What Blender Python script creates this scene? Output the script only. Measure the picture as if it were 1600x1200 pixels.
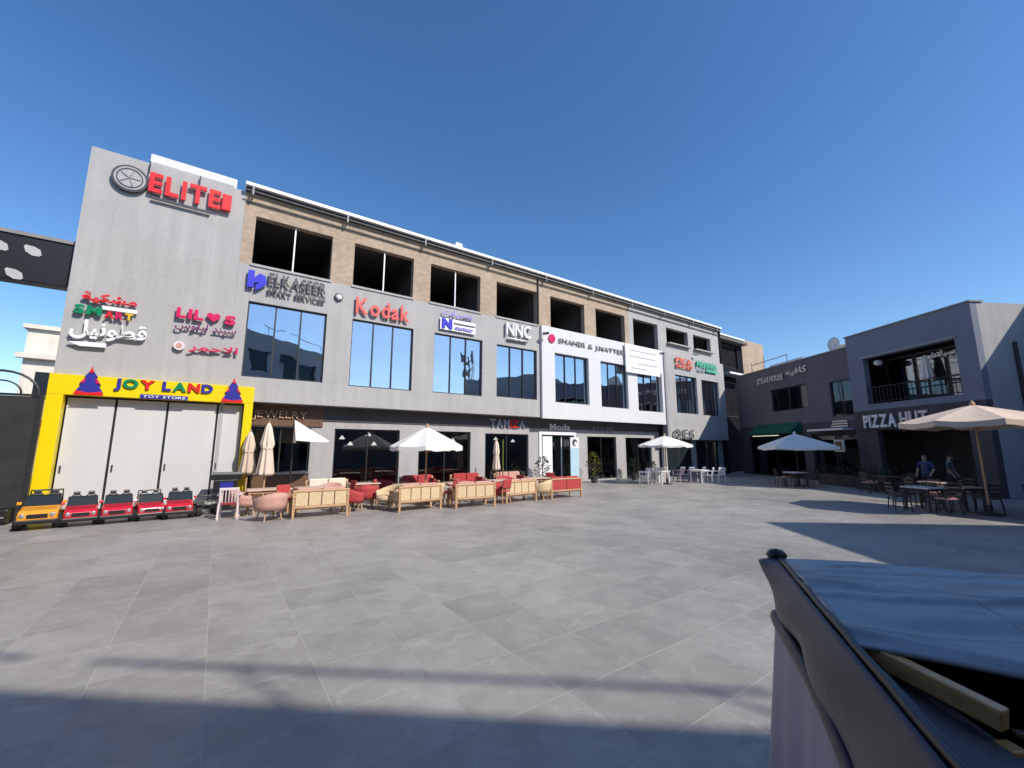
import bpy, math, random
from mathutils import Vector, Matrix
R = math.radians
sc = bpy.context.scene
for o in list(bpy.data.objects): bpy.data.objects.remove(o)

# ------------------------------------------------------------------ camera, sky, sun, exposure
cam_d = bpy.data.cameras.new('camera'); cam = bpy.data.objects.new('camera', cam_d)
sc.collection.objects.link(cam); sc.camera = cam
cam_d.sensor_width = 36; cam_d.lens = 36*650/1600; cam_d.clip_start = .05; cam_d.clip_end = 3000
EYE = 1.95
cam.location = (0, 0, EYE); cam.rotation_euler = (R(98.75), 0, 0)

SUN_HEAD, SUN_ELEV = 125.0, 40.0          # heading clockwise from +Y
w = bpy.data.worlds.new('World'); sc.world = w; w.use_nodes = True
nt = w.node_tree; bg = nt.nodes['Background']
sky = nt.nodes.new('ShaderNodeTexSky'); sky.sky_type = 'NISHITA'; sky.sun_disc = False
sky.sun_elevation = R(SUN_ELEV); sky.sun_rotation = R(SUN_HEAD)
sky.altitude = 100; sky.air_density = 1.0; sky.dust_density = .45; sky.ozone_density = 3.0
hs = nt.nodes.new('ShaderNodeHueSaturation'); hs.inputs['Saturation'].default_value = 1.21; hs.inputs['Hue'].default_value = .503; hs.inputs['Value'].default_value = 1.06
nt.links.new(sky.outputs[0], hs.inputs['Color']); nt.links.new(hs.outputs[0], bg.inputs[0]); bg.inputs[1].default_value = .15
sd = bpy.data.lights.new('sun', 'SUN'); sd.energy = 4.2; sd.angle = R(.53); sd.color = (1, .93, .84)
sun = bpy.data.objects.new('sun', sd); sc.collection.objects.link(sun)
sv = Vector((math.sin(R(SUN_HEAD))*math.cos(R(SUN_ELEV)), math.cos(R(SUN_HEAD))*math.cos(R(SUN_ELEV)), math.sin(R(SUN_ELEV))))
sun.rotation_euler = sv.to_track_quat('Z', 'Y').to_euler(); sun.location = (20, -20, 40)
vs = sc.view_settings; vs.view_transform = 'Standard'; vs.look = 'None'; vs.gamma = 1; vs.exposure = .15
try: vs.use_curve_mapping = False
except Exception: pass
cy = sc.cycles
cy.max_bounces = 8; cy.diffuse_bounces = 3; cy.glossy_bounces = 4; cy.transmission_bounces = 6; cy.transparent_max_bounces = 10
cy.sample_clamp_indirect = 8; cy.caustics_reflective = True; cy.caustics_refractive = False; cy.blur_glossy = 1.0
cy.use_denoising = True
random.seed(7)

# ------------------------------------------------------------------ helpers
COL = sc.collection
class MB:
    def __init__(s): s.v = []; s.f = []
    def add(s, vs_, fs):
        b = len(s.v); s.v += [tuple(p) for p in vs_]; s.f += [tuple(i+b for i in f) for f in fs]; return s
    def box(s, x0, x1, y0, y1, z0, z1):
        return s.add([(x0,y0,z0),(x1,y0,z0),(x1,y1,z0),(x0,y1,z0),(x0,y0,z1),(x1,y0,z1),(x1,y1,z1),(x0,y1,z1)],
                     [(0,3,2,1),(4,5,6,7),(0,1,5,4),(1,2,6,5),(2,3,7,6),(3,0,4,7)])
    def beam(s, p, q, wd, ht=None, up=(0,0,1)):
        p = Vector(p); q = Vector(q); d = (q-p).normalized(); ht = ht or wd; u = Vector(up)
        if abs(d.dot(u)) > .98: u = Vector((1,0,0))
        a = d.cross(u).normalized()*wd/2; b = a.cross(d).normalized()*ht/2
        c = [p-a-b, p+a-b, p+a+b, p-a+b, q-a-b, q+a-b, q+a+b, q-a+b]
        return s.add(c, [(3,2,1,0),(4,5,6,7),(0,1,5,4),(1,2,6,5),(2,3,7,6),(3,0,4,7)])
    def tube(s, p, q, r0, r1=None, n=8):
        p = Vector(p); q = Vector(q); r1 = r0 if r1 is None else r1; d = (q-p).normalized()
        u = Vector((0,0,1)) if abs(d.z) < .95 else Vector((1,0,0))
        a = d.cross(u).normalized(); b = d.cross(a); vs_ = []
        for c, r in ((p, r0), (q, r1)):
            for i in range(n):
                t = 2*math.pi*i/n; vs_.append(c + a*math.cos(t)*r + b*math.sin(t)*r)
        fs = [((i+1) % n, i, n+i, n+(i+1) % n) for i in range(n)] + [tuple(range(n)), tuple(range(2*n-1, n-1, -1))]
        return s.add(vs_, fs)
    def path(s, pts, r, n=6):
        pts = [Vector(p) for p in pts]; m = len(pts); vs_ = []
        rr = r if isinstance(r, (list, tuple)) else [r]*m
        d0 = (pts[1]-pts[0]).normalized(); u = Vector((0,0,1)) if abs(d0.z) < .9 else Vector((1,0,0)); a = d0.cross(u).normalized()
        for i, p in enumerate(pts):
            d = (pts[min(i+1, m-1)]-pts[max(i-1, 0)]).normalized(); a = (a-d*a.dot(d)).normalized(); b = d.cross(a)
            vs_ += [p+a*math.cos(2*math.pi*k/n)*rr[i]+b*math.sin(2*math.pi*k/n)*rr[i] for k in range(n)]
        fs = [(j*n+i, j*n+(i+1) % n, (j+1)*n+(i+1) % n, (j+1)*n+i) for j in range(m-1) for i in range(n)]
        return s.add(vs_, fs+[tuple(range(n-1,-1,-1)), tuple(range((m-1)*n, m*n))])
    def lathe(s, prof, n=16, c=(0,0,0), axis='z', flute=0, k=0, caps=True):
        vs_ = []
        for r, h in prof:
            for i in range(n):
                t = 2*math.pi*i/n; rr = r*(1+flute*math.cos(k*t))
                x, y = rr*math.cos(t), rr*math.sin(t)
                p = (x, y, h) if axis == 'z' else ((h, x, y) if axis == 'x' else (x, h, -y))
                vs_.append((p[0]+c[0], p[1]+c[1], p[2]+c[2]))
        m = len(prof)
        fs = [(j*n+i, j*n+(i+1) % n, (j+1)*n+(i+1) % n, (j+1)*n+i) for j in range(m-1) for i in range(n)]
        if caps: fs += [tuple(range(n-1, -1, -1)), tuple(range((m-1)*n, m*n))]
        return s.add(vs_, fs)
    def prism(s, poly, a0, a1, plane='xz'):
        n = len(poly)
        def P(u, v_, a): return {'xz': (u, a, v_), 'yz': (a, u, v_), 'xy': (u, v_, a)}[plane]
        return s.add([P(u, v_, a0) for u, v_ in poly] + [P(u, v_, a1) for u, v_ in poly],
                     [tuple(range(n)), tuple(range(2*n-1, n-1, -1))] + [((i+1) % n, i, n+i, n+(i+1) % n) for i in range(n)])
    def grid(s, fn, nu, nv):
        vs_ = [fn(i/nu, j/nv) for j in range(nv+1) for i in range(nu+1)]
        return s.add(vs_, [(j*(nu+1)+i, j*(nu+1)+i+1, (j+1)*(nu+1)+i+1, (j+1)*(nu+1)+i) for j in range(nv) for i in range(nu)])
    def holes(s, x0, x1, z0, z1, y0, y1, hs):
        """wall panel in the local xz plane with rectangular openings cut through it"""
        xs = sorted({x0, x1} | {a for h in hs for a in h[:2] if x0 < a < x1}); zs = sorted({z0, z1} | {a for h in hs for a in h[2:] if z0 < a < z1})
        def solid(i, j):
            if i < 0 or j < 0 or i >= len(xs)-1 or j >= len(zs)-1: return False
            cx, cz = (xs[i]+xs[i+1])/2, (zs[j]+zs[j+1])/2
            return not any(h[0] < cx < h[1] and h[2] < cz < h[3] for h in hs)
        for i in range(len(xs)-1):
            for j in range(len(zs)-1):
                if not solid(i, j): continue
                a, b, c, d = xs[i], xs[i+1], zs[j], zs[j+1]
                P = [(a,y0,c),(b,y0,c),(b,y1,c),(a,y1,c),(a,y0,d),(b,y0,d),(b,y1,d),(a,y1,d)]
                F = [(0,1,5,4),(2,3,7,6)]
                if not solid(i-1, j): F.append((3,0,4,7))
                if not solid(i+1, j): F.append((1,2,6,5))
                if not solid(i, j-1): F.append((0,3,2,1))
                if not solid(i, j+1): F.append((4,5,6,7))
                s.add(P, F)
        return s
    def build(s, name, mat, parent=None, loc=None, rz=0, smooth=False, bevel=0, segs=2):
        me = bpy.data.meshes.new(name); me.from_pydata(s.v, [], s.f); me.validate(); me.update()
        if mat: me.materials.append(mat)
        if smooth:
            for p in me.polygons: p.use_smooth = True
        o = bpy.data.objects.new(name, me); COL.objects.link(o)
        if parent: o.parent = parent
        if loc is not None: o.location = loc
        o.rotation_euler.z = rz
        if bevel:
            m = o.modifiers.new('bevel', 'BEVEL'); m.width = bevel; m.segments = segs; m.limit_method = 'ANGLE'; m.angle_limit = R(40)
        return o

def tag(o, label=None, cat=None, group=None, kind=None):
    if label: o['label'] = label
    if cat: o['category'] = cat
    if group: o['group'] = group
    if kind: o['kind'] = kind
    return o
def thing(name, label, cat, loc=(0,0,0), rz=0, group=None):
    o = bpy.data.objects.new(name, None); COL.objects.link(o); o.empty_display_size = .2
    o.location = loc; o.rotation_euler.z = rz
    return tag(o, label, cat, group)
def dup(root, label, loc, rz, group=None, mats=None):
    def cp(o, par):
        c = o.copy(); COL.objects.link(c); c.parent = par
        for ch in list(o.children): cp(ch, c)
        return c
    r = cp(root, None); r.location = loc; r.rotation_euler.z = rz; r['label'] = label
    if group: r['group'] = group
    if mats:
        def sub(o):
            if o.type == 'MESH' and o.material_slots and o.material_slots[0].material in mats:
                o.material_slots[0].link = 'OBJECT'; o.material_slots[0].material = mats[o.data.materials[0]]
            for ch in o.children: sub(ch)
        sub(r)
    return r

def pm(name, col, rough=.6, var=.12, scale=3.0, metal=0, bump=0, bscale=60, spec=.5, coat=0, sheen=0, detail=4, rvar=0, stretch=None):
    """procedural principled material: colour mottled by noise, optional fine bump"""
    m = bpy.data.materials.new(name); m.use_nodes = True; t = m.node_tree; L = t.links; b = t.nodes['Principled BSDF']
    b.inputs['Roughness'].default_value = rough; b.inputs['Metallic'].default_value = metal
    b.inputs['Specular IOR Level'].default_value = spec; b.inputs['Coat Weight'].default_value = coat
    tc = t.nodes.new('ShaderNodeTexCoord'); src = tc.outputs['Object']
    if stretch:
        mp = t.nodes.new('ShaderNodeMapping'); mp.inputs['Scale'].default_value = stretch; L.new(src, mp.inputs[0]); src = mp.outputs[0]
    n = t.nodes.new('ShaderNodeTexNoise'); n.inputs['Scale'].default_value = scale; n.inputs['Detail'].default_value = detail; n.inputs['Roughness'].default_value = .62
    L.new(src, n.inputs['Vector'])
    r = t.nodes.new('ShaderNodeValToRGB'); L.new(n.outputs['Fac'], r.inputs[0])
    r.color_ramp.elements[0].position = .3; r.color_ramp.elements[1].position = .7
    r.color_ramp.elements[0].color = (*[c*(1-var) for c in col], 1); r.color_ramp.elements[1].color = (*[min(1, c*(1+var)) for c in col], 1)
    L.new(r.outputs[0], b.inputs['Base Color'])
    if rvar:
        mr = t.nodes.new('ShaderNodeMapRange'); mr.inputs['To Min'].default_value = max(.02, rough-rvar); mr.inputs['To Max'].default_value = min(1, rough+rvar)
        L.new(n.outputs['Fac'], mr.inputs['Value']); L.new(mr.outputs[0], b.inputs['Roughness'])
    if bump:
        n2 = t.nodes.new('ShaderNodeTexNoise'); n2.inputs['Scale'].default_value = bscale; n2.inputs['Detail'].default_value = 3; L.new(src, n2.inputs['Vector'])
        bp = t.nodes.new('ShaderNodeBump'); bp.inputs['Strength'].default_value = bump; bp.inputs['Distance'].default_value = .02
        L.new(n2.outputs['Fac'], bp.inputs['Height']); L.new(bp.outputs[0], b.inputs['Normal'])
    return m

def facade_mat(name, col, streak=.10, blotch=.10, bump=.15, speck=0):
    """painted render: large blotches, faint vertical run-off streaks, trowel relief"""
    m = bpy.data.materials.new(name); m.use_nodes = True; t = m.node_tree; L = t.links; b = t.nodes['Principled BSDF']
    b.inputs['Roughness'].default_value = .85; b.inputs['Specular IOR Level'].default_value = .25
    tc = t.nodes.new('ShaderNodeTexCoord')
    def noise(scale, sc3=(1,1,1), det=5):
        mp = t.nodes.new('ShaderNodeMapping'); mp.inputs['Scale'].default_value = sc3; L.new(tc.outputs['Object'], mp.inputs[0])
        n = t.nodes.new('ShaderNodeTexNoise'); n.inputs['Scale'].default_value = scale; n.inputs['Detail'].default_value = det; n.inputs['Roughness'].default_value = .6
        L.new(mp.outputs[0], n.inputs['Vector']); return n.outputs['Fac']
    def mrange(v, a, c, lo=.3, hi=.7):
        n = t.nodes.new('ShaderNodeMapRange'); n.inputs['From Min'].default_value = lo; n.inputs['From Max'].default_value = hi
        n.inputs['To Min'].default_value = a; n.inputs['To Max'].default_value = c; L.new(v, n.inputs['Value']); return n.outputs[0]
    def mul(a, c):
        n = t.nodes.new('ShaderNodeMath'); n.operation = 'MULTIPLY'; L.new(a, n.inputs[0]); L.new(c, n.inputs[1]); return n.outputs[0]
    f = mul(mrange(noise(.7), 1-blotch, 1+blotch), mrange(noise(2.2, (1.6, 1.6, .09)), 1-streak, 1+streak*.6))
    f = mul(f, mrange(noise(9, (1,1,1), 6), .95, 1.05))
    if speck: f = mul(f, mrange(noise(3.2, (1,1,2.2), 8), 1-speck, 1+speck, .42, .6))
    vm = t.nodes.new('ShaderNodeVectorMath'); vm.operation = 'SCALE'; vm.inputs[0].default_value = col; L.new(f, vm.inputs['Scale'])
    L.new(vm.outputs[0], b.inputs['Base Color'])
    bp = t.nodes.new('ShaderNodeBump'); bp.inputs['Strength'].default_value = bump; bp.inputs['Distance'].default_value = .01
    L.new(noise(26, (1,1,1), 6), bp.inputs['Height']); L.new(bp.outputs[0], b.inputs['Normal'])
    return m

def glass_mat(name, tint, refl, body, rough=.015, wave=.02):
    """coated pane: mirror share plus see-through tinted share"""
    m = bpy.data.materials.new(name); m.use_nodes = True; t = m.node_tree; L = t.links; t.nodes.remove(t.nodes['Principled BSDF'])
    out = t.nodes['Material Output']
    g = t.nodes.new('ShaderNodeBsdfGlossy'); g.inputs['Color'].default_value = (*tint, 1); g.inputs['Roughness'].default_value = rough
    tr = t.nodes.new('ShaderNodeBsdfTransparent'); tr.inputs['Color'].default_value = (*body, 1)
    fr = t.nodes.new('ShaderNodeFresnel'); fr.inputs['IOR'].default_value = 1.5
    mr = t.nodes.new('ShaderNodeMapRange'); mr.inputs['To Min'].default_value = refl; mr.inputs['To Max'].default_value = 1.0; L.new(fr.outputs[0], mr.inputs['Value'])
    mx = t.nodes.new('ShaderNodeMixShader'); L.new(mr.outputs[0], mx.inputs[0]); L.new(tr.outputs[0], mx.inputs[1]); L.new(g.outputs[0], mx.inputs[2]); L.new(mx.outputs[0], out.inputs[0])
    tc = t.nodes.new('ShaderNodeTexCoord'); n = t.nodes.new('ShaderNodeTexNoise'); n.inputs['Scale'].default_value = .9; n.inputs['Detail'].default_value = 1
    L.new(tc.outputs['Object'], n.inputs['Vector'])
    bp = t.nodes.new('ShaderNodeBump'); bp.inputs['Strength'].default_value = wave; bp.inputs['Distance'].default_value = .5
    L.new(n.outputs['Fac'], bp.inputs['Height']); L.new(bp.outputs[0], g.inputs['Normal'])
    return m

def tile_mat(name, per_island):
    """grey marble-look porcelain: per-tile tone, white veins, satin sheen with scuffs"""
    m = bpy.data.materials.new(name); m.use_nodes = True; t = m.node_tree; L = t.links; b = t.nodes['Principled BSDF']
    geo = t.nodes.new('ShaderNodeNewGeometry')
    if per_island: rnd = geo.outputs['Random Per Island']
    else: rnd = t.nodes.new('ShaderNodeObjectInfo').outputs['Random']
    cm = t.nodes.new('ShaderNodeCombineXYZ')
    for i, k in enumerate((91., 57., 33.)):
        mu = t.nodes.new('ShaderNodeMath'); mu.operation = 'MULTIPLY'; mu.inputs[1].default_value = k; L.new(rnd, mu.inputs[0]); L.new(mu.outputs[0], cm.inputs[i])
    ad = t.nodes.new('ShaderNodeVectorMath'); ad.operation = 'ADD'; L.new(geo.outputs['Position'], ad.inputs[0]); L.new(cm.outputs[0], ad.inputs[1])
    def noise(vec, scale, det, dist=0):
        n = t.nodes.new('ShaderNodeTexNoise'); n.inputs['Scale'].default_value = scale; n.inputs['Detail'].default_value = det; n.inputs['Distortion'].default_value = dist
        n.inputs['Roughness'].default_value = .6; L.new(vec, n.inputs['Vector']); return n.outputs['Fac']
    def mr(v, lo, hi, a, c, sm=False):
        n = t.nodes.new('ShaderNodeMapRange'); n.inputs['From Min'].default_value = lo; n.inputs['From Max'].default_value = hi; n.inputs['To Min'].default_value = a; n.inputs['To Max'].default_value = c
        if sm: n.interpolation_type = 'SMOOTHSTEP'
        L.new(v, n.inputs['Value']); return n.outputs[0]
    def op(o_, a, c):
        n = t.nodes.new('ShaderNodeMath'); n.operation = o_
        for i, q in enumerate((a, c)):
            if isinstance(q, (int, float)): n.inputs[i].default_value = q
            else: L.new(q, n.inputs[i])
        return n.outputs[0]
    cloud = mr(noise(ad.outputs[0], 2.1, 6, .3), .3, .7, .86, 1.13)
    v = op('ABSOLUTE', op('SUBTRACT', noise(ad.outputs[0], .7, 2.2, .25), .5), 0)
    vein = mr(v, 0, .016, 1.0, 0, True)
    gate = mr(noise(ad.outputs[0], .8, 2), .47, .62, 0, 1, True)
    vein = op('MULTIPLY', vein, gate)
    dirt = op('MULTIPLY', mr(noise(geo.outputs['Position'], .22, 7, .3), .3, .7, .80, 1.17), mr(noise(geo.outputs['Position'], 3.1, 8, 1.2), .60, .74, 1.0, .84, True))
    tone = mr(rnd, 0, 1, .90, 1.09)
    f = op('MULTIPLY', op('MULTIPLY', cloud, dirt), tone)
    f = op('ADD', f, op('ADD', op('MULTIPLY', vein, .15), op('MULTIPLY', mr(noise(ad.outputs[0], 7, 5, .4), .52, .72, 0, 1, True), .16)))
    vm = t.nodes.new('ShaderNodeVectorMath'); vm.operation = 'SCALE'; vm.inputs[0].default_value = (.315, .294, .268); L.new(f, vm.inputs['Scale'])
    L.new(vm.outputs[0], b.inputs['Base Color'])
    L.new(mr(noise(geo.outputs['Position'], .8, 6), .3, .7, .36, .62), b.inputs['Roughness'])
    b.inputs['Specular IOR Level'].default_value = .45
    bp = t.nodes.new('ShaderNodeBump'); bp.inputs['Strength'].default_value = .08; bp.inputs['Distance'].default_value = .01
    L.new(noise(geo.outputs['Position'], 14, 4), bp.inputs['Height']); L.new(bp.outputs[0], b.inputs['Normal'])
    return m

M = {}
M['grey'] = facade_mat('grey_render', (.41, .40, .388), .09, .07)
M['beige'] = facade_mat('raw_block', (.42, .325, .24), .06, .12, .5, .10)
M['white_clad'] = facade_mat('white_panel', (.66, .66, .66), .02, .02, .05)
M['wing'] = facade_mat('wing_shade_render', (.20, .22, .27), .06, .06)  # wall grey made darker and bluer, shade painted into the colour
M['wing_far_shade'] = facade_mat('wing_far_shade_render', (.155, .145, .16), .08, .08)  # far front wall, its shade likewise put into the colour
M['wing_base'] = facade_mat('dark_shopfront_cladding', (.085, .08, .085), .1, .1)  # dark cladding, with the ground-floor shade darkened into its colour
M['cream'] = facade_mat('cream_render', (.72, .66, .56), .10, .10)
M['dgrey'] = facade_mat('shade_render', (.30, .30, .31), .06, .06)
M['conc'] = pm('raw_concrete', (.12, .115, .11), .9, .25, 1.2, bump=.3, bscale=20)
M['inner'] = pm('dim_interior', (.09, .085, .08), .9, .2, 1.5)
M['overhang_shade'] = facade_mat('overhang_shade_charcoal', (.10, .10, .10), .1, .1)  # charcoal tone painting in the shade below the overhang
M['blackclad'] = pm('black_cladding', (.014, .014, .018), .95, .3, 2, spec=.08)
M['dark'] = pm('dark_metal', (.02, .02, .022), .45, .2, 6)
M['black'] = pm('black_plastic', (.012, .012, .013), .4, .2, 8)
M['capwhite'] = pm('white_metal_cap', (.85, .85, .84), .35, .05, 2)
M['paleplate'] = pm('pale_plate', (.45, .45, .44), .6, .1, 4)
M['pipe'] = pm('grey_pipe', (.25, .24, .23), .5, .15, 4)
M['white'] = pm('white_plastic', (.8, .8, .8), .4, .04, 4)
M['shutter'] = pm('white_blind', (.56, .56, .545), .7, .05, .8, stretch=(1, 1, .25))
M['yellow'] = pm('yellow_panel', (.83, .60, .0), .35, .05, 2)
M['red'] = pm('red_acrylic', (.70, .018, .02), .3, .06, 4)
M['crimson'] = pm('crimson_acrylic', (.62, .01, .09), .3, .06, 4)
M['purple'] = pm('plum_acrylic', (.16, .01, .10), .35, .08, 4)
M['green'] = pm('green_acrylic', (.0, .22, .09), .35, .08, 4)
M['lgreen'] = pm('mint_acrylic', (.06, .42, .26), .35, .08, 4)
M['orange'] = pm('orange_acrylic', (.75, .16, .09), .35, .08, 4)
M['scarlet'] = pm('scarlet_acrylic', (.70, .085, .07), .35, .08, 4)
M['gold'] = pm('yellow_acrylic', (.8, .5, .02), .35, .08, 4)
M['awning'] = pm('dark_green_canvas', (.0, .10, .065), .8, .1, 3)
M['blue'] = pm('blue_acrylic', (.035, .03, .55), .3, .08, 4)
M['navy'] = pm('navy_acrylic', (.03, .03, .28), .35, .1, 4)
M['lilac'] = pm('lilac_acrylic', (.35, .30, .70), .35, .1, 4)
M['charc'] = pm('charcoal_letters', (.05, .05, .055), .4, .1, 4)
M['disc'] = pm('matt_aluminium', (.36, .355, .36), .5, .25, 5)
M['silver'] = pm('brushed_steel', (.55, .55, .56), .32, .1, 6, metal=.8)
M['glass'] = glass_mat('reflective_glass', (.76, .86, .95), .62, (.10, .13, .17))
M['shopglass'] = glass_mat('shop_glass', (.9, .95, 1), .06, (.55, .58, .6), wave=.01)
M['canvas'] = pm('white_canvas', (.80, .78, .73), .85, .04, 3, bump=.1, bscale=200)
M['canvas_cream'] = pm('cream_canvas', (.74, .62, .50), .85, .05, 3, bump=.1, bscale=200)
M['canvas_tan'] = pm('tan_canvas', (.68, .54, .42), .85, .06, 3, bump=.1, bscale=200)
M['wood'] = pm('pale_wood', (.50, .31, .17), .5, .22, 4, stretch=(1, 1, 8))
M['wood_top'] = pm('table_wood', (.62, .44, .34), .4, .14, 3, stretch=(1, 8, 1))
M['wood_dark'] = pm('dark_wood', (.13, .07, .04), .5, .25, 4, stretch=(1, 1, 8))
M['cane'] = pm('woven_cane', (.66, .50, .30), .7, .16, 25, bump=.6, bscale=90)
M['redfab'] = pm('red_fabric', (.42, .05, .05), .85, .12, 6, bump=.2, bscale=160)
M['pinkfab'] = pm('dusty_pink_fabric', (.55, .31, .25), .85, .10, 6, bump=.2, bscale=160)
M['creamfab'] = pm('cream_fabric', (.72, .64, .52), .85, .06, 6, bump=.2, bscale=160)
M['tyre'] = pm('tyre_rubber', (.018, .018, .018), .8, .2, 10)
M['toyred'] = pm('toy_red', (.55, .012, .03), .22, .05, 5, coat=.6)
M['toyyel'] = pm('toy_orange', (.80, .33, .02), .22, .05, 5, coat=.6)
M['toyblk'] = pm('toy_black', (.02, .02, .022), .25, .1, 5, coat=.5)
M['smoke'] = pm('smoked_windscreen', (.02, .028, .033), .14, .1, 5, spec=.3)
M['vinyl'] = pm('grey_blue_vinyl', (.24, .245, .27), .27, .25, 2.2, bump=.12, bscale=9, rvar=.1)
M['vinyl_side'] = pm('lavender_grey_vinyl', (.27, .245, .29), .5, .08, 2, bump=.15, bscale=14)
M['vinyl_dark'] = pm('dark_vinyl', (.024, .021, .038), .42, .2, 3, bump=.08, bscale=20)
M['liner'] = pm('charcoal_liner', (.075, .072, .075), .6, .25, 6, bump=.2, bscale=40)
M['goldwood'] = pm('varnished_wood', (.72, .38, .13), .35, .22, 9, stretch=(1.5, 1.5, 9))
M['leaf'] = pm('bright_leaf', (.15, .17, .02), .5, .3, 6)
M['leafd'] = pm('dark_leaf', (.03, .055, .02), .5, .3, 6)
M['pot'] = pm('dark_pot', (.05, .05, .05), .6, .2, 5)
M['terracotta'] = pm('clay_pot', (.32, .15, .09), .8, .15, 5)
M['aqua'] = pm('pale_blue_print', (.42, .60, .68), .5, .08, 2)
M['screen'] = pm('black_mesh_screen', (.022, .022, .022), .8, .35, 1.5, bump=.3, bscale=120)
M['asphalt'] = pm('ground_paving', (.17, .165, .16), .85, .2, .6, bump=.2, bscale=30)
M['grout'] = pm('grout', (.43, .41, .38), .9, .12, 5)
M['skin'] = pm('skin', (.42, .25, .17), .55, .06, 8)
M['hair'] = pm('dark_hair', (.015, .012, .01), .6, .3, 30)
M['shirt_blue'] = pm('blue_shirt', (.03, .055, .14), .8, .08, 8)
M['shirt_grey'] = pm('grey_green_shirt', (.06, .08, .085), .8, .08, 8)
M['trouser'] = pm('dark_trousers', (.03, .03, .04), .8, .1, 8)
M['metal_chair'] = pm('dark_chair_metal', (.05, .045, .045), .45, .2, 8)
M['mauve'] = pm('mauve_plastic', (.30, .27, .36), .5, .06, 5)
M['flesh_plastic'] = pm('pinkish_white_plastic', (.74, .62, .62), .4, .05, 5)
M['tile_a'] = tile_mat('plaza_tile', False); M['tile_b'] = tile_mat('plaza_tile_far', True)
lamp = bpy.data.materials.new('lit_lamp'); lamp.use_nodes = True
lb = lamp.node_tree.nodes['Principled BSDF']; lb.inputs['Base Color'].default_value = (.9, .88, .82, 1); lb.inputs['Emission Color'].default_value = (1, .95, .85, 1); lb.inputs['Emission Strength'].default_value = 1.2
M['lamp'] = lamp

# facade frame: local x runs along the long facade, local -y points out to the plaza
RZ = R(35.1); P0 = Vector((-9.25, 14.72, 0)); DX = Vector((math.cos(RZ), math.sin(RZ), 0)); NX = Vector((DX.y, -DX.x, 0))
def FP(s, off, z=0): return P0 + DX*s + NX*off + Vector((0, 0, z))

# ------------------------------------------------------------------ ground
g = MB(); g.add([(-900,-900,0),(900,-900,0),(900,900,0),(-900,900,0)], [(0,1,2,3)])
tag(g.build('ground', M['asphalt'], loc=(0,0,-.03)), kind='structure')
# plaza bed with individually laid tiles on top
bed = MB(); bed.add([(-9,-29,0),(38,-29,0),(38,.62,0),(-9,.62,0)], [(0,1,2,3)])
plaza = bed.build('plaza_paving', M['grout'], loc=(P0.x, P0.y, .0025), rz=RZ); tag(plaza, kind='structure')
T = .8
def tile_mb(cx, cy, mb, gap=.003, h=.0035, bv=.0005):
    a = T/2-gap; b = a-bv
    mb.add([(cx-a,cy-a,0),(cx+a,cy-a,0),(cx+a,cy+a,0),(cx-a,cy+a,0),(cx-b,cy-b,h),(cx+b,cy-b,h),(cx+b,cy+b,h),(cx-b,cy+b,h)],
           [(4,5,6,7),(0,1,5,4),(1,2,6,5),(2,3,7,6),(3,0,4,7)])
cells = []
cp, sp = math.cos(R(8.75)), math.sin(R(8.75))
for i in range(-11, 47):
    for j in range(0, 36):
        lx, ly = (i+.5)*T, .6-(j+.5)*T
        wpt = FP(lx, -ly)
        if wpt.x > 18.3 + (33-wpt.y)*.0875 + .3 and wpt.y > 16.5: continue
        d = wpt.y*cp - EYE*sp; up = -wpt.y*sp - EYE*cp
        vis = d > .6 and abs(wpt.x/d) < 1.28 and abs(up/d) < .98
        cells.append((not vis, wpt.length, lx, ly))
cells.sort()
tm = MB(); tile_mb(0, 0, tm); proto_tile = None; far = MB()
for k, (nv, dist, lx, ly) in enumerate(cells):
    if k < 300:
        if proto_tile is None: proto_tile = tm.build('tile', M['tile_a'], plaza, (lx, ly, -.0025)); continue
        o = proto_tile.copy(); COL.objects.link(o); o.parent = plaza; o.location = (lx, ly, -.0025+random.uniform(-.0004, .0004))
    else: tile_mb(lx, ly, far)
fo = far.build('tile_field', M['tile_b'], plaza, (0, 0, -.0025)); fo['kind'] = 'stuff'

# ------------------------------------------------------------------ main building
bld = thing('shopping_building', 'long grey three-storey shopping building with blue windows and shop signs', 'building', P0, RZ)
def bp(name, mb, mat, parent=None, **k): return mb.build(name, M[mat], parent or bld, **k)
TOP = [(-.42,2.29),(3.17,5.8),(6.64,9.35),(10.33,13.0),(13.98,16.68),(17.65,20.36),(21.2,23.86),(24.85,27.55),(28.25,30.68)]
WIN = [(-.40,2.27,4.47,7.25),(3.25,5.9,4.43,7.25),(6.92,9.51,4.45,7.25),(10.36,12.96,4.5,7.2),(14.14,16.73,4.47,7.2),(17.79,20.22,4.42,7.17),(21.27,23.72,4.36,7.15),(25.3,27.96,4.4,7.12),(28.6,31.0,4.38,7.05)]
tops = [(a, b, 8.68 if i < 7 else 9.42, 10.56) for i, (a, b) in enumerate(TOP)]
W0 = .30
bp('wall', MB().holes(-.8, 24.3, 3.59, 8.62, 0, W0, WIN[:7]), 'grey')
bp('upper_wall', MB().holes(-.8, 20.75, 8.623, 11.42, .004, W0, tops[:6]), 'beige')
bp('upper_wall', MB().holes(20.753, 31.9, 8.623, 11.42, 0, W0, tops[6:]), 'grey')
bp('wall', MB().holes(24.3, 31.9, 2.55, 8.62, -.22, W0, WIN[7:]), 'grey')
# blank end wall with the toy-shop opening at its foot
bp('end_wall', MB().holes(-4.95, -.803, 0, 11.41, 0, .3, [(-4.75, -.9, -1, 3.62)]), 'grey')
bp('side_wall', MB().box(-4.95, -4.66, .303, 14, 0, 11.41), 'grey')
bp('parapet_panel', MB().box(-3.62, -1.12, .5, .62, 11.2, 12.05), 'white_clad')
bp('parapet_panel', MB().box(-3.55, -1.2, .42, .497, 11.2, 11.72), 'grey')
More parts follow.
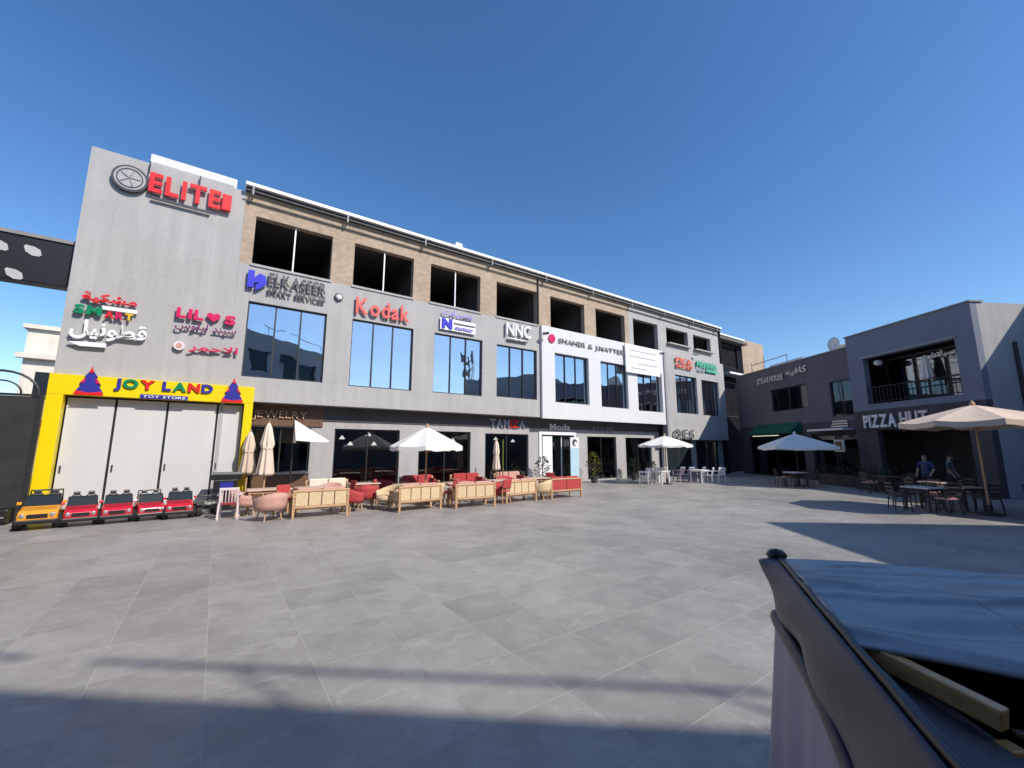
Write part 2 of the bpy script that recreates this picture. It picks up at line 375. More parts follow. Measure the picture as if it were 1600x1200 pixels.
# floors and inner rooms
bp('roof', MB().box(-4.6, 37.5, .32, 14, 11.1, 11.3), 'conc')
bp('floor_slab', MB().box(-.8, 31.9, .31, 14, 8.3, 8.6), 'conc')
bp('floor_slab', MB().box(-.8, 31.9, .003, 14, 3.62, 3.9), 'dgrey')
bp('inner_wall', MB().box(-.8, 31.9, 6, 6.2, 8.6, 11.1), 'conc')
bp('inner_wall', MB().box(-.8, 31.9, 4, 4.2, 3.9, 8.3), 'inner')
bp('back_wall', MB().box(-4.65, 37.5, 13.7, 14, 0, 11.1), 'grey')
for a, b in TOP[:-1]: bp('partition', MB().box(b+.3, b+.5, .32, 6, 8.6, 11.1), 'conc')
bp('soffit', MB().box(-.8, 24.28, .0035, .66, 3.5905, 3.615), 'grey')
# white panelled stretch
bp('white_cladding', MB().holes(13.19, 24.05, 3.52, 8.66, -.16, -.003, [(WIN[4][0]-.02, WIN[4][1]+.02, 4.42, 7.22), (WIN[5][0]-.02, WIN[5][1]+.02, 4.38, 7.19), (21.2, 23.8, 4.33, 7.0)]), 'white_clad', bevel=.01)
# sills, posts
for i, (a, b) in enumerate(TOP):
    z = tops[i][2]
    bp('sill', MB().box(a-.05, b+.05, -.05 if i < 7 else -.26, .25, z-.09, z-.003), 'grey')
    if i < 3: bp('post', MB().box((a+b)/2-.025, (a+b)/2+.025, .12, .17, z, 10.56), 'capwhite')
# concrete beam marks over the raw block
# roof edge: white cap, dark gap, pipe rail on brackets
bp('roof_cap', MB().box(-.85, 32.0, -.34, .2, 11.53, 11.66), 'capwhite', bevel=.012)
bp('gutter', MB().box(-.82, 31.95, -.2, .1, 11.423, 11.528), 'dark')
bp('pipe_rail', MB().tube((-.8, -.30, 11.34), (31.9, -.30, 11.34), .03), 'pipe', smooth=True)
bp('cable', MB().tube((-.8, -.03, 11.0), (31.9, -.03, 11.0), .016), 'dark', smooth=True)
for s in (-.6, 2.75, 6.2, 9.85, 13.45, 17.15, 20.8, 24.35, 27.9, 31.3):
    bp('bracket', MB().box(s-.03, s+.03, -.345, -.29, 11.2, 11.52).box(s-.03, s+.03, -.34, .0, 11.2, 11.25), 'pipe')
bp('conduit', MB().tube((13.05, -.05, 8.67), (13.05, -.05, 11.4), .045), 'dark')
bp('wall_edge_strip', MB().box(24.06, 24.28, -.235, -.005, 2.56, 8.6), 'dgrey')
# windows: frame, mullions and three panes each
for i, (a, b, z0, z1) in enumerate(WIN):
    y = .1 if i < 4 else (.03 if i < 7 else -.05); f = .05
    wo = bp('window', MB().box(a,b,y,y+.08,z0,z0+f).box(a,b,y,y+.08,z1-f,z1).box(a,a+f,y,y+.08,z0+f,z1-f).box(b-f,b,y,y+.08,z0+f,z1-f), 'dark')
    for k in range(3):
        x0 = a+f+(b-a-2*f)*k/3; x1 = a+f+(b-a-2*f)*(k+1)/3
        ti = random.uniform(-.006, .006); tj = random.uniform(-.005, .005)
        MB().add([(x0,y+.045+ti,z0+f),(x1,y+.045-ti,z0+f),(x1,y+.045-ti+tj,z1-f),(x0,y+.045+ti+tj,z1-f)], [(0,1,2,3)]).build('pane', M['glass'], wo)
        if k: MB().box(x0-.025, x0+.025, y-.005, y+.07, z0+f, z1-f).build('mullion', M['dark'], wo)
# curtains behind the last two windows
for a, b, z0, z1 in WIN[7:]:
    for k in range(2):
        n0 = a+.15+k*1.1
        bp('curtain', MB().grid(lambda u, v, n0=n0: (n0+u*.75, .28+.05*math.sin(u*26), z0+v*(z1-z0)), 28, 1), 'lilac')
# ground floor: recessed shop wall with openings
GY = .65
GF = [(.05,2.1,.0,2.73),(2.98,5.7,.35,2.73),(6.6,9.28,.35,2.73),(10.12,12.85,.3,2.68),(13.72,16.15,0,2.68),(17.28,19.85,.1,2.64),(20.75,23.4,0,2.62)]
bp('shop_wall', MB().holes(-.8, 24.28, 0, 3.59, GY, GY+.25, GF), 'grey')
bp('shop_wall', MB().holes(24.28, 31.9, 0, 2.55, .3, .5, [(24.6, 27.6, 0, 2.5), (28.2, 31.3, 0, 2.5)]), 'grey')
for a_, b_ in ((24.6,27.6),(28.2,31.3)):
    so = bp('shop_window', MB().box(a_,b_,.36,.44,2.4,2.5).box(a_,a_+.08,.36,.44,0,2.4).box(b_-.08,b_,.36,.44,0,2.4), 'dark')
    for k in range(2): MB().box(a_+.08+k*(b_-a_-.16)/2+.02, a_+.08+(k+1)*(b_-a_-.16)/2-.02, .39, .41, .02, 2.4).build('pane', M['smoke'], so)
bp('dark_band_board', MB().box(-.78, 2.5, GY-.06, GY-.004, 2.78, 3.55), 'wood_dark')
bp('dark_band_board', MB().box(2.503, 24.27, GY-.05, GY-.004, 3.02, 3.585), 'overhang_shade')  # dark strip laid along the overhang's shadow band to deepen it
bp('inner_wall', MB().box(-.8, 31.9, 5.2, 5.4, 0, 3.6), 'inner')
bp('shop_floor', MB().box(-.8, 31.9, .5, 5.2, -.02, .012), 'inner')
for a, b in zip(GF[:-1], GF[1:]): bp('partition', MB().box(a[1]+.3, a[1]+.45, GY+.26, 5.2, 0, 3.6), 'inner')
for i, (a, b, z0, z1) in enumerate(GF):
    y = GY+.12; f = .06
    wo = bp('shop_window', MB().box(a,b,y,y+.07,z1-f,z1).box(a,a+f,y,y+.07,z0,z1-f).box(b-f,b,y,y+.07,z0,z1-f).box(a+f,b-f,y,y+.07,z0,z0+f), 'dark')
    n = 2 if i not in (4,) else 3
    for k in range(n):
        x0 = a+f+(b-a-2*f)*k/n; x1 = a+f+(b-a-2*f)*(k+1)/n
        MB().add([(x0,y+.03,z0+f),(x1,y+.03,z0+f),(x1,y+.03,z1-f),(x0,y+.03,z1-f)], [(0,1,2,3)]).build('pane', M['shopglass'], wo)
        if k: MB().box(x0-.025, x0+.025, y-.005, y+.065, z0+f, z1-f).build('mullion', M['white' if i == 4 else 'dark'], wo)
bp('door_surround', MB().box(13.55,13.72,GY-.06,GY+.1,0,2.85).box(16.15,16.32,GY-.06,GY+.1,0,2.85).box(13.72,16.15,GY-.06,GY+.1,2.68,2.85), 'white')
bp('door', MB().box(13.85, 14.55, GY+.02, GY+.1, .02, 2.6), 'white', bevel=.01)
# corner stair bay at the far end, set back and dark, with a pale block behind it
bp('stair_bay', MB().holes(31.903, 37.6, 0, 11.55, .9, 1.2, [(32.6, 36.6, 8.9, 10.9), (32.6, 36.6, 4.6, 7.6)]), 'blackclad')
bp('stair_bay_side', MB().box(31.903, 32.1, -.1, .897, 0, 11.5), 'blackclad')
bp('stair_cap', MB().box(31.95, 37.7, .6, 1.25, 11.553, 11.68), 'capwhite')
for z0, z1 in ((8.9, 10.9), (4.6, 7.6)):
    so = bp('stair_window', MB().box(32.6,36.6,1.0,1.08,z0,z0+.06).box(32.6,36.6,1.0,1.08,z1-.06,z1), 'dark')
    for k in range(3): MB().box(32.6+k*1.3333+.02, 32.6+(k+1)*1.3333-.02, 1.02, 1.04, z0+.06, z1-.06).build('pane', M['blackclad'], so)
bp('canopy', MB().box(33.2, 36.4, -.1, .9, 8.05, 8.2), 'capwhite')
bp('penthouse', MB().box(37.7, 42, 1.0, 8, 7, 11.9), 'beige')

# toy-shop portal
joy = thing('toy_shop_portal', 'bright yellow portal frame around white panels of the toy shop', 'shop front', FP(-4.95, 0), RZ)
MB().box(0, .34, -.3, -.004, 0, 3.47).build('post', M['yellow'], joy, bevel=.01)
MB().box(4.72, 4.98, -.3, -.004, 0, 3.47).build('post', M['yellow'], joy, bevel=.01)
MB().box(0, 4.98, -.305, -.004, 3.473, 4.06).build('lintel', M['yellow'], joy, bevel=.01)
pe = [.34, 1.43, 2.66, 3.98, 4.72]
for a, b in zip(pe, pe[1:]):
    MB().box(a+.03, b-.03, .02, .06, .04, 3.42).build('panel', M['shutter'], joy, bevel=.006)
    MB().box(a+.09, a+.12, -.02, .018, 1.25, 1.45).build('handle', M['dark'], joy)
MB().box(.34, 4.72, .08, .12, 0, 3.47).build('backing', M['dark'], joy)
# ------------------------------------------------------------------ lettering
TXT = {}
def text_mesh(body, bold):
    key = (body, bold)
    if key in TXT: return TXT[key]
    c = bpy.data.curves.new('txt', 'FONT'); c.body = body; c.size = 1; c.extrude = .5; c.resolution_u = 3; c.offset = bold
    o = bpy.data.objects.new('txt', c); COL.objects.link(o); bpy.context.view_layer.update()
    me = bpy.data.meshes.new_from_object(o.evaluated_get(bpy.context.evaluated_depsgraph_get()))
    V = [tuple(v.co) for v in me.vertices]; F = [tuple(p.vertices) for p in me.polygons]
    bpy.data.objects.remove(o); bpy.data.curves.remove(c); bpy.data.meshes.remove(me)
    TXT[key] = (V, F); return V, F
def lettering(parent, body, x0, z0, wd, ht, mat, depth=.06, y=-.03, split=True, bold=.012, name='letter', gap=.10, mats=None):
    """raised letters standing in the local xz plane, read from -y; one part per letter when split"""
    items = []; cur = 0
    if split:
        for ch in body:
            if ch == ' ': cur += .35; continue
            V, F = text_mesh(ch, bold); mn = min(v[0] for v in V); mxx = max(v[0] for v in V)
            items.append((cur-mn, V, F)); cur += mxx-mn+gap
        total = cur-gap
    else:
        V, F = text_mesh(body, bold); mn = min(v[0] for v in V); items.append((-mn, V, F)); total = max(v[0] for v in V)-mn
    lo = min(v[1] for _, V, _ in items for v in V); hi = max(v[1] for _, V, _ in items for v in V)
    kx, kz = wd/total, ht/(hi-lo); out = []
    for i, (dx, V, F) in enumerate(items):
        mb = MB(); mb.add([(x0+(v[0]+dx)*kx, y-v[2]*depth, z0+(v[1]-lo)*kz) for v in V], F)
        out.append(mb.build(name, M[mats[i % len(mats)] if mats else mat], parent))
    return out
def sign(name, label, s, off, z, group='shop signs on the long facade'):
    return thing(name, label, 'sign', FP(s, off, z), RZ, group)
AR = {'cotton': '\uFEDE\uFEF4\uFEE7\uFEEE\uFEC4\uFED7', 'meshk': '\uFE94\uFEF4\uFEDC\uFEB8\uFEE3', 'lilos': '\uFEB1\uFEEE\uFEE0\uFEF4\uFEDF \uFEAA\uFEE8\uFEF4\uFEB3',
      'ahram': '\uFEAE\uFEE4\uFEA3\uFEFB\uFE8D', 'cafe': '\uFEEA\uFEF4\uFED3\uFE8E\uFEDB', 'short': '\uFEB5\uFEFC\uFE92\uFEB3', 'blue': '\uFE95\uFE8E\uFEAE\uFEBC\uFE91'}

t = sign('emblem_sign', 'red block-letter sign with round metal emblem at the top of the end wall', -4.4, .12, 10.0)
MB().lathe([(.45, -.03), (.45, .05), (.40, .06), (.40, -.03), (.45, -.03)], 32, (.45, 0, .6), 'y', caps=False).build('emblem_ring', M['charc'], t, smooth=False)
MB().lathe([(.39, -.045), (.39, .02)], 32, (.45, 0, .6), 'y').build('emblem_disc', M['disc'], t)
MB().lathe([(.33, -.06), (.33, -.046), (.30, -.046), (.30, -.06), (.33, -.06)], 32, (.45, 0, .6), 'y', caps=False).build('emblem_inner_ring', M['charc'], t)
for q in range(5):
    a = q*2*math.pi/5+.3; MB().beam((.45, -.055, .6), (.45+.27*math.sin(a), -.055, .6+.27*math.cos(a)), .03, .02).build('emblem_spoke', M['pipe'], t)
lettering(t, 'ELITE', .92, .34, 1.95, .68, 'red', .08, -.03, bold=.035)
MB().box(2.9, 3.18, -.09, .03, .36, .98).build('end_block', M['red'], t, bevel=.02)
MB().box(1.02, 2.62, -.02, .03, .12, .2).build('baseline_bar', M['charc'], t)
for x in (.86, 2.2): MB().box(x, x+.035, .0, .03, .98, 1.42).build('hanger', M['dark'], t)

t = sign('green_red_sign', 'small sign with red Arabic word over green, white and red lettering', -4.72, .1, 5.9)
lettering(t, AR['meshk'], .12, .42, 1.25, .32, 'red', .06, split=False, bold=.03, name='arabic_word')
lettering(t, 'SM', .0, .03, .6, .28, 'green', .07, bold=.05); lettering(t, 'ART', .66, .0, .66, .22, 'red', .07, bold=.04, mats=['red', 'crimson', 'gold'])
MB().box(.58, 1.4, -.03, .02, .25, .37).build('white_strip', M['white'], t)
t = sign('white_arabic_sign', 'white Arabic lettering with a white arrow beneath it', -4.74, .1, 4.95)
lettering(t, AR['cotton'], 0, .22, 1.72, .60, 'white', .08, split=False, bold=.025, name='arabic_word')
MB().prism([(0,.10),(.26,.0),(.82,.02),(.82,.15),(.3,.14)], -.05, .02).build('arrow', M['white'], t)
t = sign('crimson_heart_sign', 'crimson letters with a heart among them above plum Arabic lettering', -2.36, .1, 5.78)
lettering(t, 'LIL', 0, .45, .72, .34, 'crimson', .08, bold=.05)
hp = []
for q in range(24):
    a = 2*math.pi*q/24; hp.append((16*math.sin(a)**3/34, (13*math.cos(a)-5*math.cos(2*a)-2*math.cos(3*a)-math.cos(4*a))/34))
MB().prism([(1.0+x*.42, .63+z*.38) for x, z in hp], -.06, .02).build('heart', M['crimson'], t)
lettering(t, 'S', 1.32, .43, .32, .33, 'crimson', .08, bold=.05)
lettering(t, AR['lilos'], .0, .04, 1.68, .30, 'purple', .05, split=False, bold=.012, name='arabic_word')
t = sign('red_arabic_sign', 'thin dark red Arabic lettering beside a small round pink badge', -2.33, .1, 5.06)
MB().lathe([(.15, -.04), (.15, .02)], 24, (.14, 0, .23), 'y').build('badge', M['flesh_plastic'], t)
MB().lathe([(.08, -.055), (.08, -.041)], 16, (.14, 0, .23), 'y').build('badge_centre', M['pinkfab'], t)
lettering(t, AR['ahram'], .38, .06, 1.38, .30, 'crimson', .06, split=False, bold=.02, name='arabic_word')

t = sign('blue_logo_sign', 'dark grey two-line lettering with a blue arrow logo above the first window', -.5, .1, 7.6)
MB().prism([(0,.12),(0,.76),(.2,.76),(.2,.5),(.36,.7),(.56,.62),(.6,.34),(.4,.12),(.26,.04),(.26,.24),(.38,.36),(.2,.3),(.2,.12)], -.08, .02).build('logo', M['blue'], t)
lettering(t, 'ELKASEER', .66, .40, 1.98, .42, 'charc', .06, bold=.02); lettering(t, 'SMART SERVICES', .66, .03, 1.98, .24, 'charc', .05, bold=.03)
t = sign('red_name_sign', 'single red name sign in outlined letters above the second window', 3.32, .1, 7.46)
lettering(t, 'Kodak', 0, 0, 2.3, .70, 'scarlet', .06, bold=.02)
t = sign('blue_white_sign', 'blue and white sign with an Arabic line above the third window', 7.14, .1, 7.44)
MB().box(0, 1.88, -.02, .02, .0, .56).build('backing', M['white'], t)
lettering(t, 'N', .08, .06, .52, .48, 'blue', .05, y=-.05, bold=.06)
lettering(t, AR['blue'], .1, .62, 1.6, .40, 'lilac', .05, split=False, bold=.01, name='arabic_word')
lettering(t, 'center', .75, .08, 1.0, .18, 'lilac', .04, y=-.05, split=False, bold=.03, name='word')
MB().box(.7, 1.84, -.045, -.021, .34, .40).build('bar', M['charc'], t)
t = sign('white_shadow_sign', 'white three-letter sign with a thin bar above the fourth window', 10.83, .1, 7.45)
lettering(t, 'NNC', 0, .28, 1.6, .68, 'white', .14, bold=.015)
for d in (0,): MB().box(.12, 1.4, -.02, .02, .02, .08).build('bar', M['charc'], t); MB().box(.12, 1.4, -.03, .02, .12, .17).build('bar', M['white'], t)
t = sign('name_band', 'grey lettering with a pink dot across the white panelled stretch', 13.6, .19, 7.72)
MB().lathe([(.24, -.04), (.24, .02)], 20, (.28, 0, .27), 'y').build('dot', M['crimson'], t)
lettering(t, 'SHAHER & J.MATTER', .78, .03, 5.5, .34, 'pipe', .05, bold=.015)
t = sign('banner_board', 'plain white banner board with faint lines over the seventh window', 19.9, .32, 6.72)
MB().box(0, 3.5, -.03, .05, 0, 1.86).build('board', M['capwhite'], t, bevel=.01)
for z, a, b in ((1.45,.4,3.2),(1.05,.3,3.0),(.62,1.2,3.2),(.3,.5,2.0)): MB().box(a, b, -.036, -.0305, z, z+.05).build('printed_line', M['pipe'], t)
t = sign('orange_small_sign', 'small orange-red two-line sign above the eighth window', 25.3, .32, 7.6)
lettering(t, 'PICA', 0, .38, 2.0, .40, 'orange', .06, bold=.04); lettering(t, 'SHOES', 0, .02, 2.0, .28, 'orange', .06, bold=.03)
t = sign('green_small_sign', 'small green sign above the ninth window', 27.95, .32, 7.65)
lettering(t, 'PHARMA', 0, .3, 2.75, .45, 'lgreen', .06, bold=.05); lettering(t, 'care', .1, 0, .9, .22, 'silver', .05, bold=.02); MB().box(1.2, 2.75, -.04, .02, .04, .24).build('bar', M['lgreen'], t)
t = sign('steel_letter_sign', 'steel letters under the last two windows at the shadowed end', 24.55, .32, 2.62)
lettering(t, 'O.E.S', 0, 0, 2.4, .62, 'silver', .08, bold=.01)
t = sign('rainbow_letter_sign', 'multicoloured toy shop lettering with purple tree cut-outs on the yellow lintel', -4.95, .31, 3.4)
lettering(t, 'JOY LAND', 1.38, .26, 2.42, .38, 'navy', .06, bold=.045, mats=['navy', 'green', 'red', 'navy', 'green', 'red', 'navy'])
MB().box(2.0, 3.16, -.05, .0, .07, .2).build('subtitle_plate', M['navy'], t); lettering(t, 'TOY STORE', 2.06, .095, 1.04, .08, 'white', .02, y=-.055, bold=.01)
for x in (.86, 4.36):
    tr = MB().prism([(x-.30,.16),(x+.30,.16),(x+.17,.40),(x+.23,.40),(x+.10,.62),(x+.14,.62),(x,.86),(x-.14,.62),(x-.10,.62),(x-.23,.40),(x-.17,.40)], -.06, .0).build('tree_cutout', M['navy'], t)
    MB().prism([(x-.32,.08),(x+.32,.08),(x+.27,.20),(x,.15),(x-.27,.20)], -.08, -.061).build('red_base', M['red'], tr)
    MB().prism([(x-.05,.74),(x+.05,.74),(x,.94)], -.08, -.061).build('red_tip', M['red'], tr)
    for sgn in (-1, 1): MB().prism([(x+sgn*.12,.44),(x+sgn*.22,.42),(x+sgn*.10,.60)], -.08, -.061).build('red_spot', M['crimson'], tr)
t = sign('bronze_letter_sign', 'dull bronze lettering on the dark wood fascia beside the portal', .1, -.57, 2.98)
lettering(t, 'JEWELRY', 0, 0, 1.8, .36, 'wood', .05, bold=.0)
t = sign('grey_red_sign', 'shaded grey and red lettering on the dark shade band under the fourth window', 10.35, -.6, 3.0)
lettering(t, 'TAMIZA', 0, .0, 2.2, .42, 'silver', .05, bold=.02, mats=['silver', 'silver', 'silver', 'red', 'red', 'silver'])
t = sign('white_script_sign', 'small pale lettering on the dark shade band over the white door', 14.3, -.6, 2.95)
lettering(t, 'Moda', 0, 0, 1.5, .36, 'white', .05, bold=.01)
t = sign('faint_letter_sign', 'faint silver lettering on the dark shade band over the wide shop window past the door', 17.6, -.6, 2.95)
lettering(t, 'ATELIER', 0, 0, 1.9, .3, 'silver', .05, bold=.0)

# small fittings on the facade
t = thing('dome_lamp', 'round white dome lamp on the wall between first and second windows', 'lamp', FP(2.65, 0, 8.02), RZ)
MB().lathe([(.15,-.01),(.17,-.05),(.15,-.09)], 20, (0,0,0), 'y').build('housing', M['charc'], t); MB().lathe([(.12,-.091),(.11,-.13),(.05,-.17)], 20, (0,0,-.02), 'y').build('diffuser', M['white'], t, smooth=True)
cams = [('corner of the white panels', 13.3, .16, 8.2), ('banner board', 23.6, .16, 8.45), ('green sign at the shaded end', 27.75, .22, 8.9)]
for lb_, s, off, z in cams:
    t = thing('security_camera', 'small dark security camera by the '+lb_, 'camera', FP(s, off, z), RZ, 'security cameras on the facade')
    MB().box(-.04,.04,-.05,-.002,-.04,.04).build('mount', M['dark'], t); MB().tube((0,-.05,0),(-.08,-.28,-.06),.02).build('arm', M['dark'], t); MB().tube((-.16,-.25,-.10),(.08,-.38,-.06),.07,.07,10).build('housing', M['charc'], t)
t = thing('roof_floodlight', 'pale floodlight standing on the white roof edge', 'lamp', FP(8.0, .1, 11.66), RZ)
MB().box(-.18,.18,-.1,.06,.08,.26).build('head', M['capwhite'], t, bevel=.02); MB().tube((0,0,0),(0,0,.1),.03).build('bracket', M['pipe'], t)
for i, (s, z) in enumerate(((3.4,2.35),(4.5,2.5),(4.75,2.1),(3.75,2.1),(8.6,2.3),(12.2,2.3),(11.1,2.4))):
    where = ['left end of the second', 'middle of the second', 'lower middle of the second', 'lower left of the second', 'third', 'right end of the fourth', 'middle of the fourth'][i]
    t = thing('pendant_lamp', 'small white pendant lamp inside the %s shop window' % where, 'lamp', FP(s, -1.2, z), RZ, 'pendant lamps in the shop windows')
    MB().lathe([(.02,.12),(.12,-.02),(.11,-.03)], 14).build('shade', M['lamp'], t); MB().tube((0,0,.1),(0,0,3.55-z),.006,.006,5).build('cord', M['dark'], t)

# ------------------------------------------------------------------ right wing (in shade); local x runs from the far corner to the near corner
DR = math.atan2(-.99619, .08716); D0 = Vector((18.0, 33.0, 0))
rw = thing('restaurant_building', 'two-storey grey restaurant wing in shade on the right of the plaza', 'building', D0, DR)
def dp(name, mb, mat, parent=None, **k): return mb.build(name, M[mat], parent or rw, **k)
LE = 16.35
def DP(x, off, z=0):
    a = DR; return D0 + Vector((math.cos(a)*x + math.sin(a)*off, math.sin(a)*x - math.cos(a)*off, z))
H1 = [(3.8,7.0,4.45,6.0),(8.7,10.15,3.75,5.8),(1.0,6.3,0,2.85),(7.0,10.1,0,2.8)]
H2 = [(11.3,15.6,4.2,6.62),(11.6,15.6,0,2.85)]
dp('wall', MB().holes(0, 10.4, 3.5, 7.55, 0, .3, H1), 'wing_far_shade')
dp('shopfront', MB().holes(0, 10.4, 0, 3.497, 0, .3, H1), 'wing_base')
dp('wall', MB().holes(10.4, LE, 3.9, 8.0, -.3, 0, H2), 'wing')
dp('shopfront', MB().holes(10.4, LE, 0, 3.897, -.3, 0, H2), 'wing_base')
dp('side_wall', MB().box(LE-.3, LE, .003, 12, 0, 7.99), 'grey')
dp('side_wall', MB().box(10.4, 10.7, .003, 12, 7.3, 8.0), 'grey')
dp('roof', MB().box(0, LE-.3, .3, 12, 7.1, 7.25), 'conc')
dp('floor_slab', MB().box(0, LE-.3, .3, 12, 3.35, 3.6), 'conc')
dp('balcony_floor', MB().box(11.0, 15.9, .003, .297, 3.9, 4.19), 'conc')
dp('inner_wall', MB().box(0, LE-.3, 3.2, 3.4, 0, 7.1), 'inner')
dp('ground_floor', MB().box(0, LE, .0, 3.2, -.02, .012), 'inner')
dp('coping', MB().box(10.35, LE+.05, -.36, .3, 8.003, 8.07), 'pipe')
dp('coping', MB().box(0, 10.34, -.05, .35, 7.553, 7.62), 'pipe')
dp('side_wing', MB().box(LE+.01, 27, 4.1, 12, 0, 9.9), 'grey')
dp('downpipe', MB().tube((LE+.07, 1.4, 0), (LE+.07, 1.4, 6.3), .06), 'dark')
dp('recess_head', MB().box(11.2, 15.7, -.36, -.303, 6.63, 6.75), 'dgrey')
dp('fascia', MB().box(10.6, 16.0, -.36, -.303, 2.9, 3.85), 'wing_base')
# upper balcony rail with balusters
rail = dp('balcony_rail', MB().tube((11.3,-.25,5.05),(15.6,-.25,5.05),.03).tube((11.3,-.25,4.3),(15.6,-.25,4.3),.02), 'dark')
for k in range(22): MB().tube((11.35+k*.2,-.25,4.3),(11.35+k*.2,-.25,5.05),.012,.012,5).build('baluster', M['dark'], rail)
for k, (a, b) in enumerate(((11.4,12.8),(12.85,14.2),(14.25,15.5))):
    po = dp('balcony_door', MB().box(a,b,.9,.96,4.2,4.28).box(a,b,.9,.96,6.5,6.6).box(a,a+.06,.9,.96,4.28,6.5).box(b-.06,b,.9,.96,4.28,6.5), 'dark')
    MB().box(a+.06, b-.06, .92, .94, 4.28, 6.5).build('pane', M['shopglass'], po)
for a, b, z0, z1 in H1[:2]:
    po = dp('window', MB().box(a,b,.1,.17,z0,z0+.06).box(a,b,.1,.17,z1-.06,z1).box(a,a+.06,.1,.17,z0+.06,z1-.06).box(b-.06,b,.1,.17,z0+.06,z1-.06).box((a+b)/2-.03,(a+b)/2+.03,.1,.17,z0+.06,z1-.06), 'dark')
    for u0, u1 in ((a+.06,(a+b)/2-.03),((a+b)/2+.03,b-.06)): MB().box(u0,u1,.12,.14,z0+.06,z1-.06).build('pane', M['shopglass'], po)
for a, b in ((1.0,6.3),(7.0,10.1)):
    po = dp('shop_window', MB().box(a,b,.15,.22,2.65,2.8).box(a,a+.08,.15,.22,0,2.65).box(b-.08,b,.15,.22,0,2.65).box((a+b)/2-.04,(a+b)/2+.04,.15,.22,0,2.65), 'dark')
    for u0, u1 in ((a+.08,(a+b)/2-.04),((a+b)/2+.04,b-.08)): MB().box(u0,u1,.17,.19,.05,2.65).build('pane', M['shopglass'], po)
dp('awning', MB().prism([(0,3.62),(-.75,3.05),(-.75,2.9),(0,2.95)], 2.2, 6.25, 'yz'), 'awning')
dp('light_canopy', MB().box(7.5, 10.0, -.7, -.01, 2.95, 3.05), 'capwhite')
dp('rooftop_unit', MB().box(8.2, 9.0, 1.2, 2.0, 7.25, 8.15), 'cream', bevel=.03)
dp('rooftop_unit', MB().box(6.0, 7.6, 2.4, 3.0, 7.25, 8.0), 'dgrey', bevel=.03)
dp('rooftop_pipes', MB().tube((1.2,.6,7.3),(1.2,.6,8.5),.03).tube((2.6,.6,7.3),(2.6,.6,8.7),.025).tube((1.2,.6,8.3),(5,.6,8.35),.03).tube((4.9,.6,7.3),(4.9,.6,8.35),.025), 'pipe')
dp('solar_panel', MB().prism([(.6,7.5),(.65,7.5),(1.5,8.15),(1.45,8.15)], 2.2, 5.4, 'yz'), 'paleplate')
dp('satellite_dish', MB().lathe([(.0,.12),(.25,.08),(.42,.0),(.43,-.01),(.25,.06),(.0,.10)], 20, (8.6,.7,8.15), 'y'), 'capwhite', smooth=True)
dp('dish_mast', MB().tube((8.6,.8,7.3),(8.6,.8,8.15),.03), 'pipe')
dp('water_tank', MB().lathe([(.0,7.25),(.55,7.26),(.55,8.3),(.3,8.55),(.0,8.6)], 18, (9.6,2.6,0)), 'cream', smooth=True)
# wing signs
def dsign(name, label, x, off, z): return thing(name, label, 'sign', DP(x, off, z), DR, 'shop signs on the restaurant wing')
t = dsign('restaurant_sign', 'large pale and pinkish restaurant lettering over the right wing ground floor', 11.05, .40, 2.98)
lettering(t, 'PIZZA', 0, 0, 1.7, .66, 'white', .08, bold=.03); lettering(t, 'HUT', 1.9, .02, 1.25, .66, 'flesh_plastic', .08, bold=.03)
t = dsign('cafe_sign', 'pale one-line lettering high on the far part of the shaded wing', 2.6, .05, 6.55)
lettering(t, 'STEAKHOUSE', 0, 0, 2.6, .42, 'silver', .06, bold=.03); lettering(t, AR['cafe'], 2.9, .1, 1.8, .5, 'silver', .06, split=False, bold=.03, name='arabic_word')
t = dsign('balcony_arabic_sign', 'small white Arabic lettering inside the upper balcony recess', 13.5, -.75, 6.1)
lettering(t, AR['short'], 0, 0, 1.3, .36, 'white', .05, split=False, bold=.03, name='arabic_word')
t = dsign('small_wall_sign', 'small pale three-line sign on the wing wall above the light canopy', 8.6, .05, 3.15)
for z in (0, .14, .28): MB().box(.0+z*.4, 1.1, -.03, 0, z, z+.07).build('printed_line', M['silver'], t)
t = thing('wall_fan', 'pale wall lamp at the left edge of the balcony recess', 'lamp', DP(11.75, -.3, 6.35), DR)
MB().lathe([(.02,0),(.16,-.1),(.13,-.34),(.05,-.4)], 14, (0,0,0), 'y').build('shade', M['white'], t, smooth=True); MB().tube((0,0,0),(0,.25,.1),.02).build('arm', M['dark'], t)
# balcony furniture seen through the rail
t = thing('balcony_parasol', 'small closed grey parasol standing on the upper balcony', 'parasol', DP(13.6, -.6, 4.2), DR)
MB().lathe([(.03,2.15),(.12,1.9),(.22,1.1),(.16,1.0)], 16, flute=.15, k=8).build('canopy', M['canvas'], t); MB().tube((0,0,0),(0,0,2.2),.025).build('pole', M['dark'], t)

